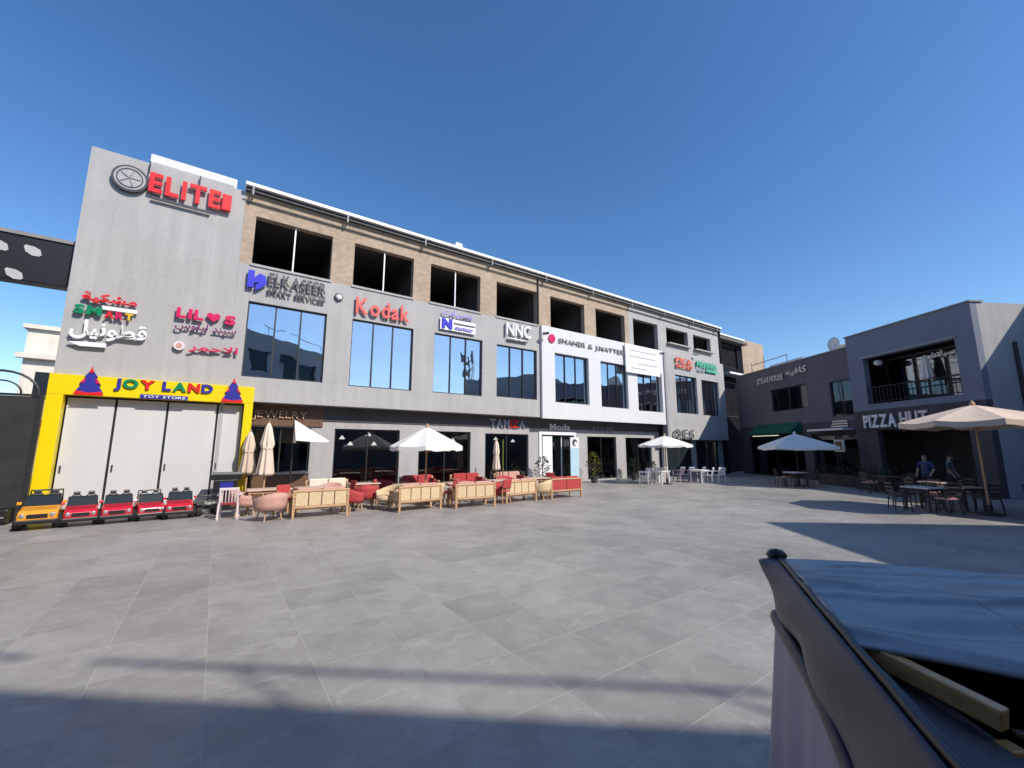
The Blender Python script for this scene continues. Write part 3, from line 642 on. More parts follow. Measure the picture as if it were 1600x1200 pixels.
# ------------------------------------------------------------------ building behind the camera (its shadow lies on the near plaza, it shows in the windows)
BR = R(-4.8); bb = thing('arcade_building', 'beige three-storey arcade building facing the plaza from behind the viewer', 'building', (0, -3.65, 0), BR)
BW = [(x, x+2.2, z, z+2.0) for z in (.6, 4.6, 8.4) for x in [-21+3.6*i for i in range(10)]]
MB().holes(-22, 14.6, 0, 11.7, -.3, 0, BW).build('wall', M['grey'], bb)
MB().box(-22, 14.6, -12, -.8, 0, 11.5).build('core', M['inner'], bb)
for a, b, z0, z1 in BW: MB().box(a, b, -.2, -.16, z0, z1).build('window', M['smoke'], bb)
for a, b in ((-22,-9.5),(-7.4,-1.0),(.8,3.6),(5.6,7.9),(8.6,14.6)): MB().tube((a,-.15,12.75),(b,-.15,12.75),.042).build('roof_pipe', M['pipe'], bb)
for x in range(-22, 15, 4): MB().tube((x,-.15,11.7),(x,-.15,12.75),.03,.03,6).build('roof_post', M['pipe'], bb)
MB().box(13.45, 27, .01, 11.0, 0, 7.8).build('side_wing', M['grey'], bb)

# telecom mast and palms beyond that building, mirrored in the windows
mast = thing('telecom_mast', 'steel lattice telecom mast standing beyond the arcade building', 'mast', (52, -5.9, 0))
for sx in (-1,1):
    for sy in (-1,1): MB().beam((sx*1.1,sy*1.1,0),(sx*.7,sy*.7,20),.22).build('leg', M['pipe'], mast)
for k in range(9):
    z = 2*k+1; e = 1.1-.4*z/20; f_ = 1.1-.4*(z+2)/20
    MB().beam((-e,-e,z),(f_,-f_,z+2),.14).beam((e,-e,z),(-f_,-f_,z+2),.14).beam((-e,-e,z),(-f_,f_,z+2),.14).build('brace', M['pipe'], mast)
for a in (0, 2.1, 4.2): MB().box(-.3,.3,-.2,.2,0,2.2).build('antenna', M['pipe'], mast, (1.3*math.cos(a), 1.3*math.sin(a), 18.4), a+1.57)

# ------------------------------------------------------------------ left edge of the plaza
gt = thing('overhead_gantry', 'black overhead beam with two rows of pale rounded plates left of the end wall', 'gantry', FP(-5.0, -.35, 6.8), RZ)
MB().box(-14, -.01, 0, .5, 0, 1.36).build('beam', M['black'], gt, bevel=.02)
MB().box(-14, -.01, -.05, .55, 1.363, 1.47).build('top_rail', M['pipe'], gt)
for k in range(9):
    for zz, dx in ((.95, 0), (.16, .28)):
        x = -.85-.66*k+dx*-1
        MB().prism([(x-.21,zz+.10),(x-.16,zz-.06),(x-.02,zz-.15),(x+.13,zz-.15),(x+.17,zz-.10),(x+.13,zz+.06),(x+.0,zz+.13),(x-.17,zz+.15)], -.02, .01).build('plate', M['paleplate'], gt)
MB().box(-13.9, -13.5, 0, .5, -6.8, 0).build('leg', M['black'], gt)
fn = thing('black_fence', 'tall black screened fence with a curved top left of the toy shop', 'fence', FP(-4.98, .45, 0), RZ)
for k in range(4): MB().box(-1.6*(k+1)+.04, -1.6*k-.04, -.01, .01, .1, 3.35).build('screen_panel', M['screen'], fn)
for k in range(5): MB().box(-1.6*k-.05, -1.6*k+.05, -.05, .05, 0, 3.42).build('post', M['dark'], fn)
MB().box(-6.4, 0, -.04, 0.04, 3.36, 3.42).box(-6.4, 0, -.04, .04, .02, .09).build('rail', M['dark'], fn)
for k in range(4):
    MB().path([(-1.6*k-.8+.72*math.cos(a), 0, 3.42+.6*math.sin(a)) for a in [math.pi*i/12 for i in range(13)]], .035).build('arch', M['dark'], fn)
    MB().path([(-1.6*k-.8+.4*math.cos(a), 0, 3.42+.34*math.sin(a)) for a in [math.pi*i/12 for i in range(13)]], .025).build('arch', M['dark'], fn)
gb = thing('generator_box', 'low black equipment box on the ground in front of the black fence', 'equipment', FP(-5.45, .75, 0), RZ)
MB().box(-.35,.35,-.25,.25,.06,.4).build('case', M['black'], gb, bevel=.03); MB().tube((-.3,-.27,.2),(.3,-.27,.2),.02).build('bar', M['pipe'], gb)
for x in (-.28,.28): MB().box(x-.04,x+.04,-.2,.2,0,.06).build('foot', M['tyre'], gb)

cb = thing('cream_house', 'cream apartment building with air conditioners seen past the end wall', 'building', (-37, 27.5, 0), R(38))
MB().holes(2.6, 14, 0, 10.5, 0, .3, [(3.3,4.3,5.4,7.4),(6,7.4,5.4,7.4),(9,10.4,5.4,7.4),(3.3,4.3,1.8,3.6)]).build('wall', M['cream'], cb)
MB().box(2.7,14,.35,9,0,10.4).build('core', M['cream'], cb)
MB().box(2.3,14,-.5,-.003,8.3,8.65).build('cornice', M['cream'], cb); MB().box(2.4,14,-.3,9,10.5,10.8).build('roof', M['cream'], cb)
for x in (3.3,6,9): MB().box(x,x+1.4 if x > 4 else x+1,.1,.16,5.4,7.4).build('window', M['smoke'], cb)
for x, z in ((4.45,6.7),(4.5,5.6),(7.6,6.2)):
    u = MB().box(x,x+.95,-.45,-.01,z,z+.75).build('air_conditioner', M['white'], cb, bevel=.03); MB().lathe([(.28,-.46),(.28,-.47)],16,(x+.4,0,z+.37),'y').build('fan', M['dark'], u)
bc = MB().box(2.7,12,-1.2,-.01,3.9,4.1).build('balcony', M['cream'], cb)
for k in range(30): MB().tube((2.8+k*.3,-1.15,4.1),(2.8+k*.3,-1.15,5.0),.03,.03,5).build('baluster', M['white'], bc)
MB().box(2.7,12,-1.2,-1.1,5.0,5.08).build('handrail', M['white'], bc)

# ------------------------------------------------------------------ ride-on cars
def toy_car(label, mat, s, off, rz, jeep=False, k=1.0):
    t = thing('ride_on_car', label, 'toy car', FP(s, off), RZ+rz, 'ride-on cars lined up before the toy shop')
    body = [(-.52,.16),(-.52,.33),(-.44,.40),(-.16,.45),(-.12,.47),(.40,.47),(.46,.44),(.50,.36),(.50,.16),(.42,.15),(.40,.24),(.32,.29),(.24,.24),(.22,.15),(-.20,.15),(-.22,.24),(-.30,.29),(-.38,.24),(-.40,.15)]
    MB().prism([(y*k, z*k) for y, z in body], -.29*k, .29*k, 'yz').build('body', M[mat], t, bevel=.045, segs=3)
    MB().box(-.31*k,.31*k,-.57*k,-.50*k,.13*k,.22*k).build('bumper', M['black'], t, bevel=.02)
    MB().box(-.15*k,.15*k,-.535*k,-.515*k,.25*k,.33*k).build('grille', M['black'], t)
    for sx in (-1,1):
        MB().lathe([(.02*k,-.545*k),(.04*k,-.54*k),(.045*k,-.51*k)],14,(sx*.215*k,0,.31*k),'y').build('headlight', M['silver'], t)
        st = MB().box(sx*.13*k-.09*k,sx*.13*k+.09*k,.18*k,.26*k,.45*k,.70*k).build('seat', M['black'], t, bevel=.03)
        MB().box(sx*.13*k-.06*k,sx*.13*k+.06*k,.19*k,.25*k,.70*k,.78*k).build('headrest', M['charc'], st, bevel=.02)
        MB().box(sx*.33*k-.035*k,sx*.33*k+.035*k,-.15*k,-.10*k,.50*k,.56*k).build('mirror', M[mat], t, bevel=.01)
        for y in (-.30,.32):
            wh = MB().lathe([(.0,sx*.22*k),(.145*k,sx*.22*k),(.155*k,sx*.25*k),(.155*k,sx*.32*k),(.14*k,sx*.34*k),(.08*k,sx*.34*k)],18,(0,y*k,.155*k),'x').build('wheel', M['tyre'], t)
            MB().lathe([(.085*k,sx*.335*k),(.07*k,sx*.35*k)],12,(0,y*k,.155*k),'x').build('rim', M['silver'], wh)
    MB().prism([(-.14*k,.46*k),(-.11*k,.46*k),(.0,.66*k),(-.03*k,.66*k)], -.25*k, .25*k, 'yz').build('windscreen', M['smoke'], t)
    MB().path([(-.26*k,-.13*k,.46*k),(-.25*k,-.015*k,.67*k),(.25*k,-.015*k,.67*k),(.26*k,-.13*k,.46*k)], .016*k).build('screen_frame', M['black'], t)
    MB().lathe([(.07*k,0),(.085*k,.01*k),(.07*k,.02*k)],12,(-.13*k,.04*k,.55*k)).build('steering_wheel', M['black'], t)
    if jeep: MB().path([(-.25*k,.30*k,.46*k),(-.24*k,.30*k,.76*k),(.24*k,.30*k,.76*k),(.25*k,.30*k,.46*k)], .02*k).build('roll_bar', M['black'], t)
    return t
toy_car('orange-yellow ride-on toy car at the foot of the left yellow post', 'toyyel', -4.33, 1.75, R(6), True, 1.16)
toy_car('bright red ride-on toy car parked right next to the orange-yellow one', 'toyred', -3.62, 1.75, R(9), False, 1.05)
toy_car('red ride-on toy car, second from the orange-yellow one', 'toyred', -2.93, 1.72, R(7), False, 1.04)
toy_car('red ride-on toy car, third from the orange-yellow one', 'toyred', -2.28, 1.68, R(12), True, 1.0)
toy_car('red ride-on toy car parked next to the small black quad bike', 'toyred', -1.62, 1.75, R(4), False, 1.04)
# black quad bike
q = thing('ride_on_quad', 'small black ride-on quad bike at the right end of the toy cars', 'toy car', FP(-.98, 1.7), RZ+R(10), 'ride-on cars lined up before the toy shop')
MB().prism([(-.40,.30),(-.36,.42),(-.12,.44),(0,.38),(.3,.40),(.36,.34),(.1,.28),(-.2,.26)], -.12, .12, 'yz').build('body', M['toyblk'], q, bevel=.03)
for sx in (-1,1):
    for y in (-.27,.27):
        wh = MB().lathe([(.0,sx*.16),(.15,sx*.16),(.16,sx*.2),(.16,sx*.28),(.13,sx*.3),(.06,sx*.3)],16,(0,y,.16),'x').build('wheel', M['tyre'], q); MB().lathe([(.07,sx*.295),(.05,sx*.31)],10,(0,y,.16),'x').build('rim', M['pipe'], wh)
        MB().prism([(y-.18,.33),(y,.40),(y+.18,.33),(y,.36)], sx*.12, sx*.3, 'yz').build('mudguard', M['toyblk'], q)
    MB().lathe([(.04,-.42),(.035,-.38)],12,(sx*.09,0,.38),'y').build('headlight', M['silver'], q)
MB().path([(-.26,-.06,.60),(-.10,-.1,.56),(.10,-.1,.56),(.26,-.06,.60)], .018).tube((0,-.1,.56),(0,-.16,.42),.02).build('handlebar', M['black'], q)
MB().box(-.1,.1,.02,.3,.40,.47).build('seat', M['charc'], q, bevel=.03)

# arcade cabinet by the right post
t = thing('arcade_cabinet', 'black cabinet with a blue front panel by the right yellow post', 'cabinet', FP(-.55, .85, 0), RZ)
MB().box(-.32,.32,-.2,.3,0,.95).build('body', M['black'], t, bevel=.02); MB().prism([(-.2,.95),(.3,.95),(.3,1.12),(-.26,1.2),(-.3,1.12)], -.42, .42, 'yz').build('hood', M['charc'], t, bevel=.01); MB().box(-.15,.2,-.225,-.203,.62,.88).build('panel', M['navy'], t)
def plastic_chair(label, loc, rz, mat, seat=None, group='plastic chairs'):
    t = thing('plastic_armchair', label, 'chair', loc, rz, group)
    MB().box(-.23,.23,-.22,.22,.40,.44).build('seat', M[seat or mat], t, bevel=.015)
    for sx in (-1,1):
        MB().beam((sx*.22,-.22,.0),(sx*.24,-.2,.66),.045).build('leg', M[mat], t); MB().beam((sx*.23,.24,0),(sx*.22,.22,.44),.045).build('leg', M[mat], t)
        MB().box(sx*.25-.03,sx*.25+.03,-.24,.24,.64,.68).build('armrest', M[mat], t, bevel=.01); MB().beam((sx*.21,.22,.42),(sx*.20,.31,.84),.045).build('back_post', M[mat], t)
    for k in range(5): MB().beam((-.15+k*.075,.235,.46),(-.145+k*.0725,.30,.80),.045,.02).build('back_slat', M[mat], t)
    MB().beam((-.23,.31,.83),(.23,.31,.83),.035,.07).build('top_rail', M[mat], t, bevel=.01)
    return t
pc = plastic_chair('pinkish white plastic armchair with a red seat beside the yellow post', FP(-.45, 2.9), RZ+R(172), 'flesh_plastic', 'redfab')

# ------------------------------------------------------------------ lounge furniture on the plaza
def sofa(label, s, off, rz, wd=1.5, back='cane', fab='pinkfab', panels=4, name='lounge_sofa', group='cane-backed lounge sofas'):
    t = thing(name, label, 'sofa' if wd > 1 else 'armchair', FP(s, off), RZ+rz, group); h = wd/2
    for sx in (-1,1):
        MB().beam((sx*(h-.04),-.34,0),(sx*(h-.04),-.33,.76),.06).build('leg', M['wood'], t); MB().beam((sx*(h-.04),.34,0),(sx*(h-.04),.34,.58),.06).build('leg', M['wood'], t)
        MB().box(sx*(h-.04)-.045,sx*(h-.04)+.045,-.38,.38,.58,.62).build('armrest', M['wood'], t, bevel=.012)
        MB().box(sx*(h-.06)-.012,sx*(h-.06)+.012,-.3,.3,.32,.56).build('side_panel', M[back], t)
    MB().box(-h,h,-.37,-.30,.72,.78).build('top_rail', M['wood'], t, bevel=.015); MB().box(-h+.07,h-.07,-.36,-.31,.28,.34).build('lower_rail', M['wood'], t, bevel=.01)
    MB().box(-h+.05,h-.05,-.30,.36,.24,.31).build('seat_frame', M['wood'], t, bevel=.01)
    u = (wd-.14)/panels
    for k in range(panels): MB().box(-h+.07+k*u+.012,-h+.07+(k+1)*u-.012,-.352,-.325,.345,.715).build('back_panel', M[back], t, bevel=.006)
    n = 2 if wd > 1 else 1; cw = (wd-.2)/n
    for k in range(n):
        x0 = -h+.1+k*cw+.01; x1 = x0+cw-.02
        MB().box(x0,x1,-.22,.36,.315,.45).build('seat_cushion', M[fab], t, bevel=.04, segs=3); MB().box(x0,x1,-.30,-.17,.45,.84).build('back_cushion', M[fab], t, bevel=.05, segs=3)
    return t
def barrel(label, s, off, rz, fab='redfab', group='round-backed tub chairs'):
    t = thing('tub_chair', label, 'armchair', FP(s, off), RZ+rz, group)
    A = [math.pi*(-.12+1.24*i/14) for i in range(15)]
    def shell(u, v):
        i = u*14; a = math.pi*(-.12+1.24*u); r = .36+.05*v; hgt = .30+v*(.30+.16*max(0, math.sin(a)))
        return (r*.92*math.cos(a), -r*.92*math.sin(a), hgt)
    o = MB().grid(shell, 18, 3).build('back_shell', M[fab], t, smooth=True); m = o.modifiers.new('thick', 'SOLIDIFY'); m.thickness = .06
    MB().lathe([(.0,.30),(.33,.30),(.35,.36),(.32,.44),(.0,.46)], 20).build('seat_cushion', M[fab], t, smooth=True)
    for a in (45,135,225,315): MB().tube((.24*math.cos(R(a)),.24*math.sin(R(a)),.31),(.33*math.cos(R(a)),.33*math.sin(R(a)),0),.024,.016,8).build('leg', M['wood'], t)
    return t
def table(label, s, off, rz=0, w_=.8, d_=.8, h=.72, top='wood_top', group='wooden cafe tables', loc=None, leg='wood'):
    t = thing('cafe_table', label, 'table', loc or FP(s, off), RZ+rz, group)
    MB().box(-w_/2,w_/2,-d_/2,d_/2,h-.04,h).build('tabletop', M[top], t, bevel=.01)
    for sx in (-1,1):
        for sy in (-1,1): MB().beam((sx*(w_/2-.08),sy*(d_/2-.08),0),(sx*(w_/2-.08),sy*(d_/2-.08),h-.04),.05).build('leg', M[leg], t)
    MB().box(-w_/2+.06,w_/2-.06,-d_/2+.06,d_/2-.06,h-.11,h-.041).build('apron', M[leg], t)
    return t
# front row, backs to the plaza
sofa('cane-backed sofa nearest the yellow portal, seen from behind', 1.72, 3.85, R(-3))
sofa('cane-backed sofa right of the open white parasol, second of the front row', 4.5, 4.3, R(4))
sofa('cane-backed sofa in the middle of the front row, third from the portal', 6.35, 4.65, R(-4))
sofa('cane-backed sofa left of the red sofa, fourth of the front row', 8.3, 4.5, R(5), 1.5, 'cane', 'pinkfab')
sofa('red upholstered sofa at the far end of the front row', 10.55, 4.5, R(-2), 1.6, 'redfab', 'redfab', 2)
barrel('dusty pink tub chair with splayed legs left of the first cane sofa', .45, 3.9, R(20), 'pinkfab')
barrel('red tub chair right beside the first cane sofa', 2.72, 3.55, R(-70), 'redfab')
barrel('red tub chair between the first and second cane sofas', 3.3, 2.9, R(-10), 'redfab')
barrel('tan wicker tub chair left of the second cane sofa', 3.75, 3.75, R(110), 'cane')
barrel('tan wicker tub chair between the second and third cane sofas', 5.45, 3.5, R(15), 'cane')
barrel('red tub chair between the third and fourth cane sofas', 7.4, 4.2, R(-20), 'redfab')
barrel('tan wicker tub chair left of the red end sofa', 9.4, 4.6, R(30), 'cane')
table('wooden table beside the closed parasol at the portal', .55, 2.3, 0, 1.2, .7)
table('wooden table inside the first cane sofa', 1.75, 2.7, R(3), 1.1, .7, .74)
table('wooden table behind the red tub chairs', 3.45, 2.1, 0, 1.0, .7, .74)
table('wooden table inside the second cane sofa', 4.7, 3.2, R(4), 1.0, .7, .72)
table('wooden table inside the third cane sofa', 6.45, 3.5, R(-4), 1.0, .7, .72)
table('wooden table inside the fourth cane sofa', 8.3, 3.4, R(5), 1.0, .7, .72)
table('wooden table inside the red end sofa', 10.3, 3.3, 0, 1.0, .7, .72)
# back row against the shop fronts, facing out
sofa('cream sofa against the pillar between first and second shop windows', 2.6, .75, R(180), 1.5, 'creamfab', 'creamfab', 2, group='sofas against the shop wall')
sofa('red sofa against the pillar between second and third shop windows', 6.1, .75, R(180), 1.5, 'redfab', 'redfab', 2, group='sofas against the shop wall')
sofa('red sofa under the third shop window', 8.4, .75, R(180), 1.5, 'redfab', 'redfab', 2, group='sofas against the shop wall')
sofa('pink sofa under the fourth shop window', 10.6, .9, R(180), 1.5, 'pinkfab', 'pinkfab', 2, group='sofas against the shop wall')
barrel('red tub chair before the second shop window', 4.4, 1.6, R(180), 'redfab')
barrel('pink tub chair before the cream sofa', 2.4, 1.75, R(150), 'pinkfab')
barrel('red tub chair before the fourth shop window', 9.4, 2.3, R(170), 'redfab')
barrel('red tub chair behind the red end sofa', 11.4, 3.2, R(-60), 'redfab')
barrel('pale pink tub chair left of the table at the closed parasol', -.05, 2.6, R(-95), 'pinkfab')
# slim red-seated chairs drawn up to the tables
def slim_chair(label, s_, off, rz):
    t = thing('slim_chair', label, 'chair', FP(s_, off), RZ+rz, 'slim red chairs at the lounge tables')
    for sx in (-1,1):
        MB().tube((sx*.19,-.19,0),(sx*.18,-.17,.44),.017).build('leg', M['wood'], t); MB().tube((sx*.2,.22,0),(sx*.18,.18,.44),.017).build('leg', M['wood'], t)
        MB().tube((sx*.18,.18,.44),(sx*.18,.27,.86),.016).build('back_post', M['wood'], t)
    MB().box(-.21,.21,-.2,.2,.43,.5).build('seat', M['redfab'], t, bevel=.03, segs=3)
    MB().prism([(.20,.56),(.24,.56),(.285,.86),(.245,.86)], -.2, .2, 'yz').build('back_pad', M['redfab'], t, bevel=.015)
for a in ((.95,3.15,20,'beside the pink tub chair at the first table'),(2.75,2.55,-80,'right of the table inside the first cane sofa'),(4.05,2.35,60,'right of the table behind the red tub chairs'),(5.5,2.75,-85,'right of the table inside the second cane sofa'),
          (5.75,4.35,200,'in the gap between second and third cane sofas'),(7.3,3.2,-75,'right of the table inside the third cane sofa'),(7.55,4.75,190,'in the gap between third and fourth cane sofas'),(9.1,3.4,-80,'right of the table inside the fourth cane sofa'),(11.2,2.9,-60,'right of the table inside the red end sofa')):
    slim_chair('slim red chair '+a[3], a[0], a[1], R(a[2]))
# dark timber screen in the first bay
t = thing('timber_counter', 'dark timber service counter in the first shop bay', 'counter', FP(1.1, -.45, 0), RZ)
MB().box(-.95,.95,-.25,.25,0,1.0).build('body', M['wood_dark'], t, bevel=.01); MB().box(-1.0,1.0,-.3,.3,1.003,1.05).build('worktop', M['silver'], t)

# ------------------------------------------------------------------ parasols
def parasol(label, loc, apex, edge, rad, n=8, mat='canvas', valance=.18, rz=0, pole='wood', finial=True, base=True):
    t = thing('open_parasol', label, 'parasol', loc, rz, 'open parasols')
    pr = .035
    MB().tube((0,0,0),(0,0,apex),pr,pr*.8,10).build('pole', M[pole], t)
    for k in range(n):
        a0, a1 = 2*math.pi*k/n, 2*math.pi*(k+1)/n
        def pan(u, v, a0=a0, a1=a1):
            p = Vector((math.cos(a0),math.sin(a0),0)).lerp(Vector((math.cos(a1),math.sin(a1),0)), u)
            sag = .035*rad*math.sin(math.pi*u)*v; r = rad*v
            z = apex-(apex-edge)*(v**1.06)-sag
            return (p.x*r, p.y*r, z)
        o = MB().grid(pan, 6, 6)
        b0 = len(o.v)
        for u in range(7):
            x, y, z = pan(u/6, 1); o.v += [(x*1.005, y*1.005, z-valance+.015*math.sin(u*2.1))]
        o.f += [(6*7+i, 6*7+i+1, b0+i+1, b0+i) for i in range(6)]
        po = o.build('canopy_panel', M[mat], t); md = po.modifiers.new('thick', 'SOLIDIFY'); md.thickness = .006
        MB().beam((.03*math.cos(a0),.03*math.sin(a0),apex-.08),(rad*math.cos(a0)*.985,rad*math.sin(a0)*.985,edge-.03),.02,.03).build('rib', M[pole], t)
    for k in range(0, n, 2):
        a0 = 2*math.pi*k/n; MB().beam((.03*math.cos(a0),.03*math.sin(a0),edge-.25),(rad*.5*math.cos(a0),rad*.5*math.sin(a0),(apex+edge)/2-.06),.018,.02).build('strut', M[pole], t)
    if finial: MB().lathe([(.06,apex-.02),(.07,apex+.04),(.02,apex+.12),(.0,apex+.16)],10).build('finial', M['wood' if pole == 'wood' else 'white'], t)
    if base: MB().lathe([(.0,.0),(.28,.0),(.28,.06),(.06,.09),(.05,.3)],20).build('base', M['pot'], t)
    return t
parasol('open white parasol over the lounge seats near the second shop window', FP(5.5, 2.75), 2.72, 2.02, 1.32, 8, 'canvas', .14, R(10))
parasol('open white parasol over the white chairs before the far facade', FP(19.4, 3.2), 2.62, 2.12, 1.42, 8, 'canvas', .1, R(20))
parasol('open white parasol in shade before the restaurant wing', (14.9, 22.1, 0), 2.69, 2.02, 1.98, 4, 'canvas', .12, R(30), 'dark')
parasol('large open tan parasol on a wooden pole at the right edge', (14.05, 12.65, 0), 3.25, 2.74, 1.76, 8, 'canvas_tan', .16, R(15))
parasol('unseen open parasol added beyond the frame edge to shade the terrace', (17.3, 11.0, 0), 3.2, 2.6, 2.35, 8, 'canvas_tan', .16, R(5))  # out of view, added to cast shade on the terrace
def closed_parasol(label, loc, z0, z1, r, mat, lean=0):
    t = thing('closed_parasol', label, 'parasol', loc, RZ, 'closed parasols'); t.rotation_euler.x = lean
    MB().tube((0,0,0),(0,0,z1+.08),.03,.025,10).build('pole', M['wood'], t)
    MB().lathe([(.03,z1),(.09,z1-.15),(r*.8,z0+(z1-z0)*.6),(r*.62,z0+(z1-z0)*.5),(r,z0+.08),(r*.9,z0)], 48, flute=.16, k=8).build('folded_canopy', M[mat], t, smooth=True)
    MB().lathe([(r*.70,z0+(z1-z0)*.55),(r*.72,z0+(z1-z0)*.51)], 24).build('tie', M[mat], t)
    MB().lathe([(.0,.0),(.28,.0),(.28,.06),(.06,.09),(.05,.3)],20).build('base', M['pot'], t)
closed_parasol('closed cream parasol standing beside the right yellow post', FP(.5, 1.1), 1.05, 2.78, .24, 'canvas_cream')
closed_parasol('closed tan parasol half hidden behind the right yellow post', FP(.02, .6), 1.1, 2.5, .22, 'canvas_tan')
closed_parasol('slim closed beige parasol in front of the fourth shop window', FP(9.75, .95), .95, 2.3, .17, 'canvas_cream')
t = thing('half_parasol', 'white half parasol with a straight edge over the first shop bay', 'parasol', FP(1.28, 1.0, 0), RZ)
def hp_(u, v):
    a = -math.pi/2+math.pi*.5*u*1.0; r = 1.15*v
    return (r*math.cos(a)*1.02, r*math.sin(a)*.55, 2.92-.72*v-.05*math.sin(math.pi*u)*v)
po = MB().grid(hp_, 8, 6).build('canopy', M['canvas'], t); po.modifiers.new('thick', 'SOLIDIFY').thickness = .006
po = MB().add([(0,0,2.92),(0,-.633,2.2),(0,-.633,2.12),(0,0,2.12)], [(0,1,2,3)]).build('side_flap', M['canvas'], t); po.modifiers.new('thick', 'SOLIDIFY').thickness = .006
MB().tube((0,.06,0),(0,.06,2.95),.03).build('pole', M['dark'], t); MB().lathe([(.0,.0),(.28,.0),(.28,.06),(.05,.1)],20,(0,.06,0)).build('base', M['pot'], t)
t = thing('marker_pole', 'thin yellow-green pole standing by the slim closed parasol', 'pole', FP(10.15, .9, 0), RZ)
MB().tube((0,0,.04),(0,0,2.35),.03,.03,10).build('shaft', M['leaf'], t); MB().lathe([(.0,.0),(.2,.0),(.2,.04),(.04,.07)],16).build('base', M['pot'], t)

# ------------------------------------------------------------------ shop door banner, plants
t = thing('roll_up_banner', 'tall pale blue banner with a round black and white logo by the white door', 'banner', FP(15.75, -.15, 0), RZ)
MB().box(-.33,.33,-.02,.02,.06,2.55).build('sheet', M['aqua'], t); MB().box(-.36,.36,-.1,.1,0,.06).build('base', M['silver'], t)
MB().box(-.33,.33,-.026,-.0205,1.95,2.55).build('header', M['white'], t); MB().lathe([(.20,-.034),(.20,-.0265)],20,(0,0,2.25),'y').build('logo', M['charc'], t); MB().lathe([(.11,-.04),(.11,-.0345)],16,(.06,0,2.2),'y').build('logo_centre', M['white'], t)
def plant(label, loc, h, wd, mat, pot='pot', n=260, group='potted plants'):
    t = thing('potted_plant', label, 'plant', loc, RZ, group); rnd = random.Random(label)
    MB().lathe([(.0,0),(.17,0),(.23,.36),(.25,.40),(.20,.40),(.0,.37)],18).build('pot', M[pot], t)
    MB().tube((0,0,.36),(.02,.01,h*.6),.03,.02).tube((.02,.01,h*.45),(.15,.1,h*.75),.015).tube((.02,.01,h*.45),(-.12,-.1,h*.72),.015).build('stem', M['wood_dark'], t)
    mb = MB()
    for _ in range(n):
        a = rnd.uniform(0, 6.28); zz = rnd.uniform(.42, h); rr = wd*math.sqrt(rnd.random())*math.sin(math.pi*min(1, max(.12, (zz-.3)/(h-.2)))**.8)
        c = Vector((rr*math.cos(a), rr*math.sin(a), zz)); d = Vector((math.cos(a)+rnd.uniform(-.6,.6), math.sin(a)+rnd.uniform(-.6,.6), rnd.uniform(-.5,.8))).normalized()
        e = d.cross(Vector((rnd.random(), rnd.random(), 1))).normalized(); L_ = rnd.uniform(.09, .2)
        mb.add([c, c+d*L_*.5+e*L_*.2, c+d*L_, c+d*L_*.5-e*L_*.2], [(0,1,2,3)])
    o = mb.build('foliage', M[mat], t); o['kind'] = 'stuff'
    return t
plant('bright yellow-green potted shrub between the banner and the wide shop window', FP(16.75, .35), 1.7, .42, 'leaf')
plant('dark potted shrub left of the white shop door', FP(13.1, .2), 1.5, .38, 'leafd')
plant('low dark potted plant under the fourth shop window', FP(11.4, .1), 1.0, .3, 'leafd')
plant('dark potted shrub at the pillar past the wide shop window', FP(20.3, .3), 1.35, .36, 'leafd')
plant('leafy potted shrub between the far white chairs and the wall', FP(21.5, .7), 1.1, .32, 'leafd')

# far white and mauve chairs under the white parasol
for i, (s, off, rz, mat, lb_) in enumerate(((18.3,2.6,200,'white','white plastic chair left of the far white parasol pole'),(18.9,2.2,170,'white','white plastic chair behind the far white parasol pole'),
        (19.7,2.5,150,'white','white plastic chair right of the far white parasol pole'),(20.3,2.2,190,'white','white plastic chair farthest right under the far parasol'),
        (21.4,2.6,180,'mauve','mauve plastic chair nearest the far white parasol'),(21.9,2.9,170,'mauve','mauve plastic chair, second from the far white parasol'),
        (22.4,3.3,190,'mauve','mauve plastic chair next to the sunlit pair'),(22.1,4.0,200,'white','sunlit white plastic chair, left one of the pair at the shadow edge'),
        (22.7,4.3,160,'white','sunlit white plastic chair, right one of the pair at the shadow edge'))):
    plastic_chair(lb_, FP(s, off), RZ+R(rz), mat, None, 'plastic chairs at the far end')
table('white table under the far white parasol', 19.1, 3.0, 0, .8, .8, .72, 'white', 'tables at the far end', leg='white')
table('mauve-shaded white table between the mauve chairs', 21.9, 3.6, 0, .8, .8, .72, 'white', 'tables at the far end', leg='white')

# ------------------------------------------------------------------ terrace of the restaurant wing
def metal_chair(label, loc, rz, seat='pinkfab', group='terrace chairs'):
    t = thing('terrace_chair', label, 'chair', loc, rz, group)
    for sx in (-1,1):
        MB().tube((sx*.2,-.2,0),(sx*.19,-.18,.45),.016).build('leg', M['metal_chair'], t); MB().tube((sx*.2,.24,0),(sx*.19,.18,.45),.016).build('leg', M['metal_chair'], t)
        MB().tube((sx*.19,.18,.45),(sx*.19,.26,.88),.016).build('back_post', M['metal_chair'], t)
    MB().box(-.21,.21,-.2,.2,.44,.49).build('seat', M[seat], t, bevel=.02)
    for k in range(3): MB().box(-.19,.19,.215+.02*k,.235+.02*k,.58+.12*k,.64+.12*k).build('back_slat', M['metal_chair'], t)
    return t
TT = [((13.0,13.5),'nearest the lit strip of plaza','white'),((14.3,13.6),'right of the tan parasol pole','wood_top'),((15.2,11.6),'at the right edge under the tan parasol','wood_dark'),((15.4,15.4),'before the restaurant counter','wood_top'),((14.5,21.7),'under the shaded white parasol','white'),((16.4,18.6),'between planter and restaurant wing','wood_dark')]
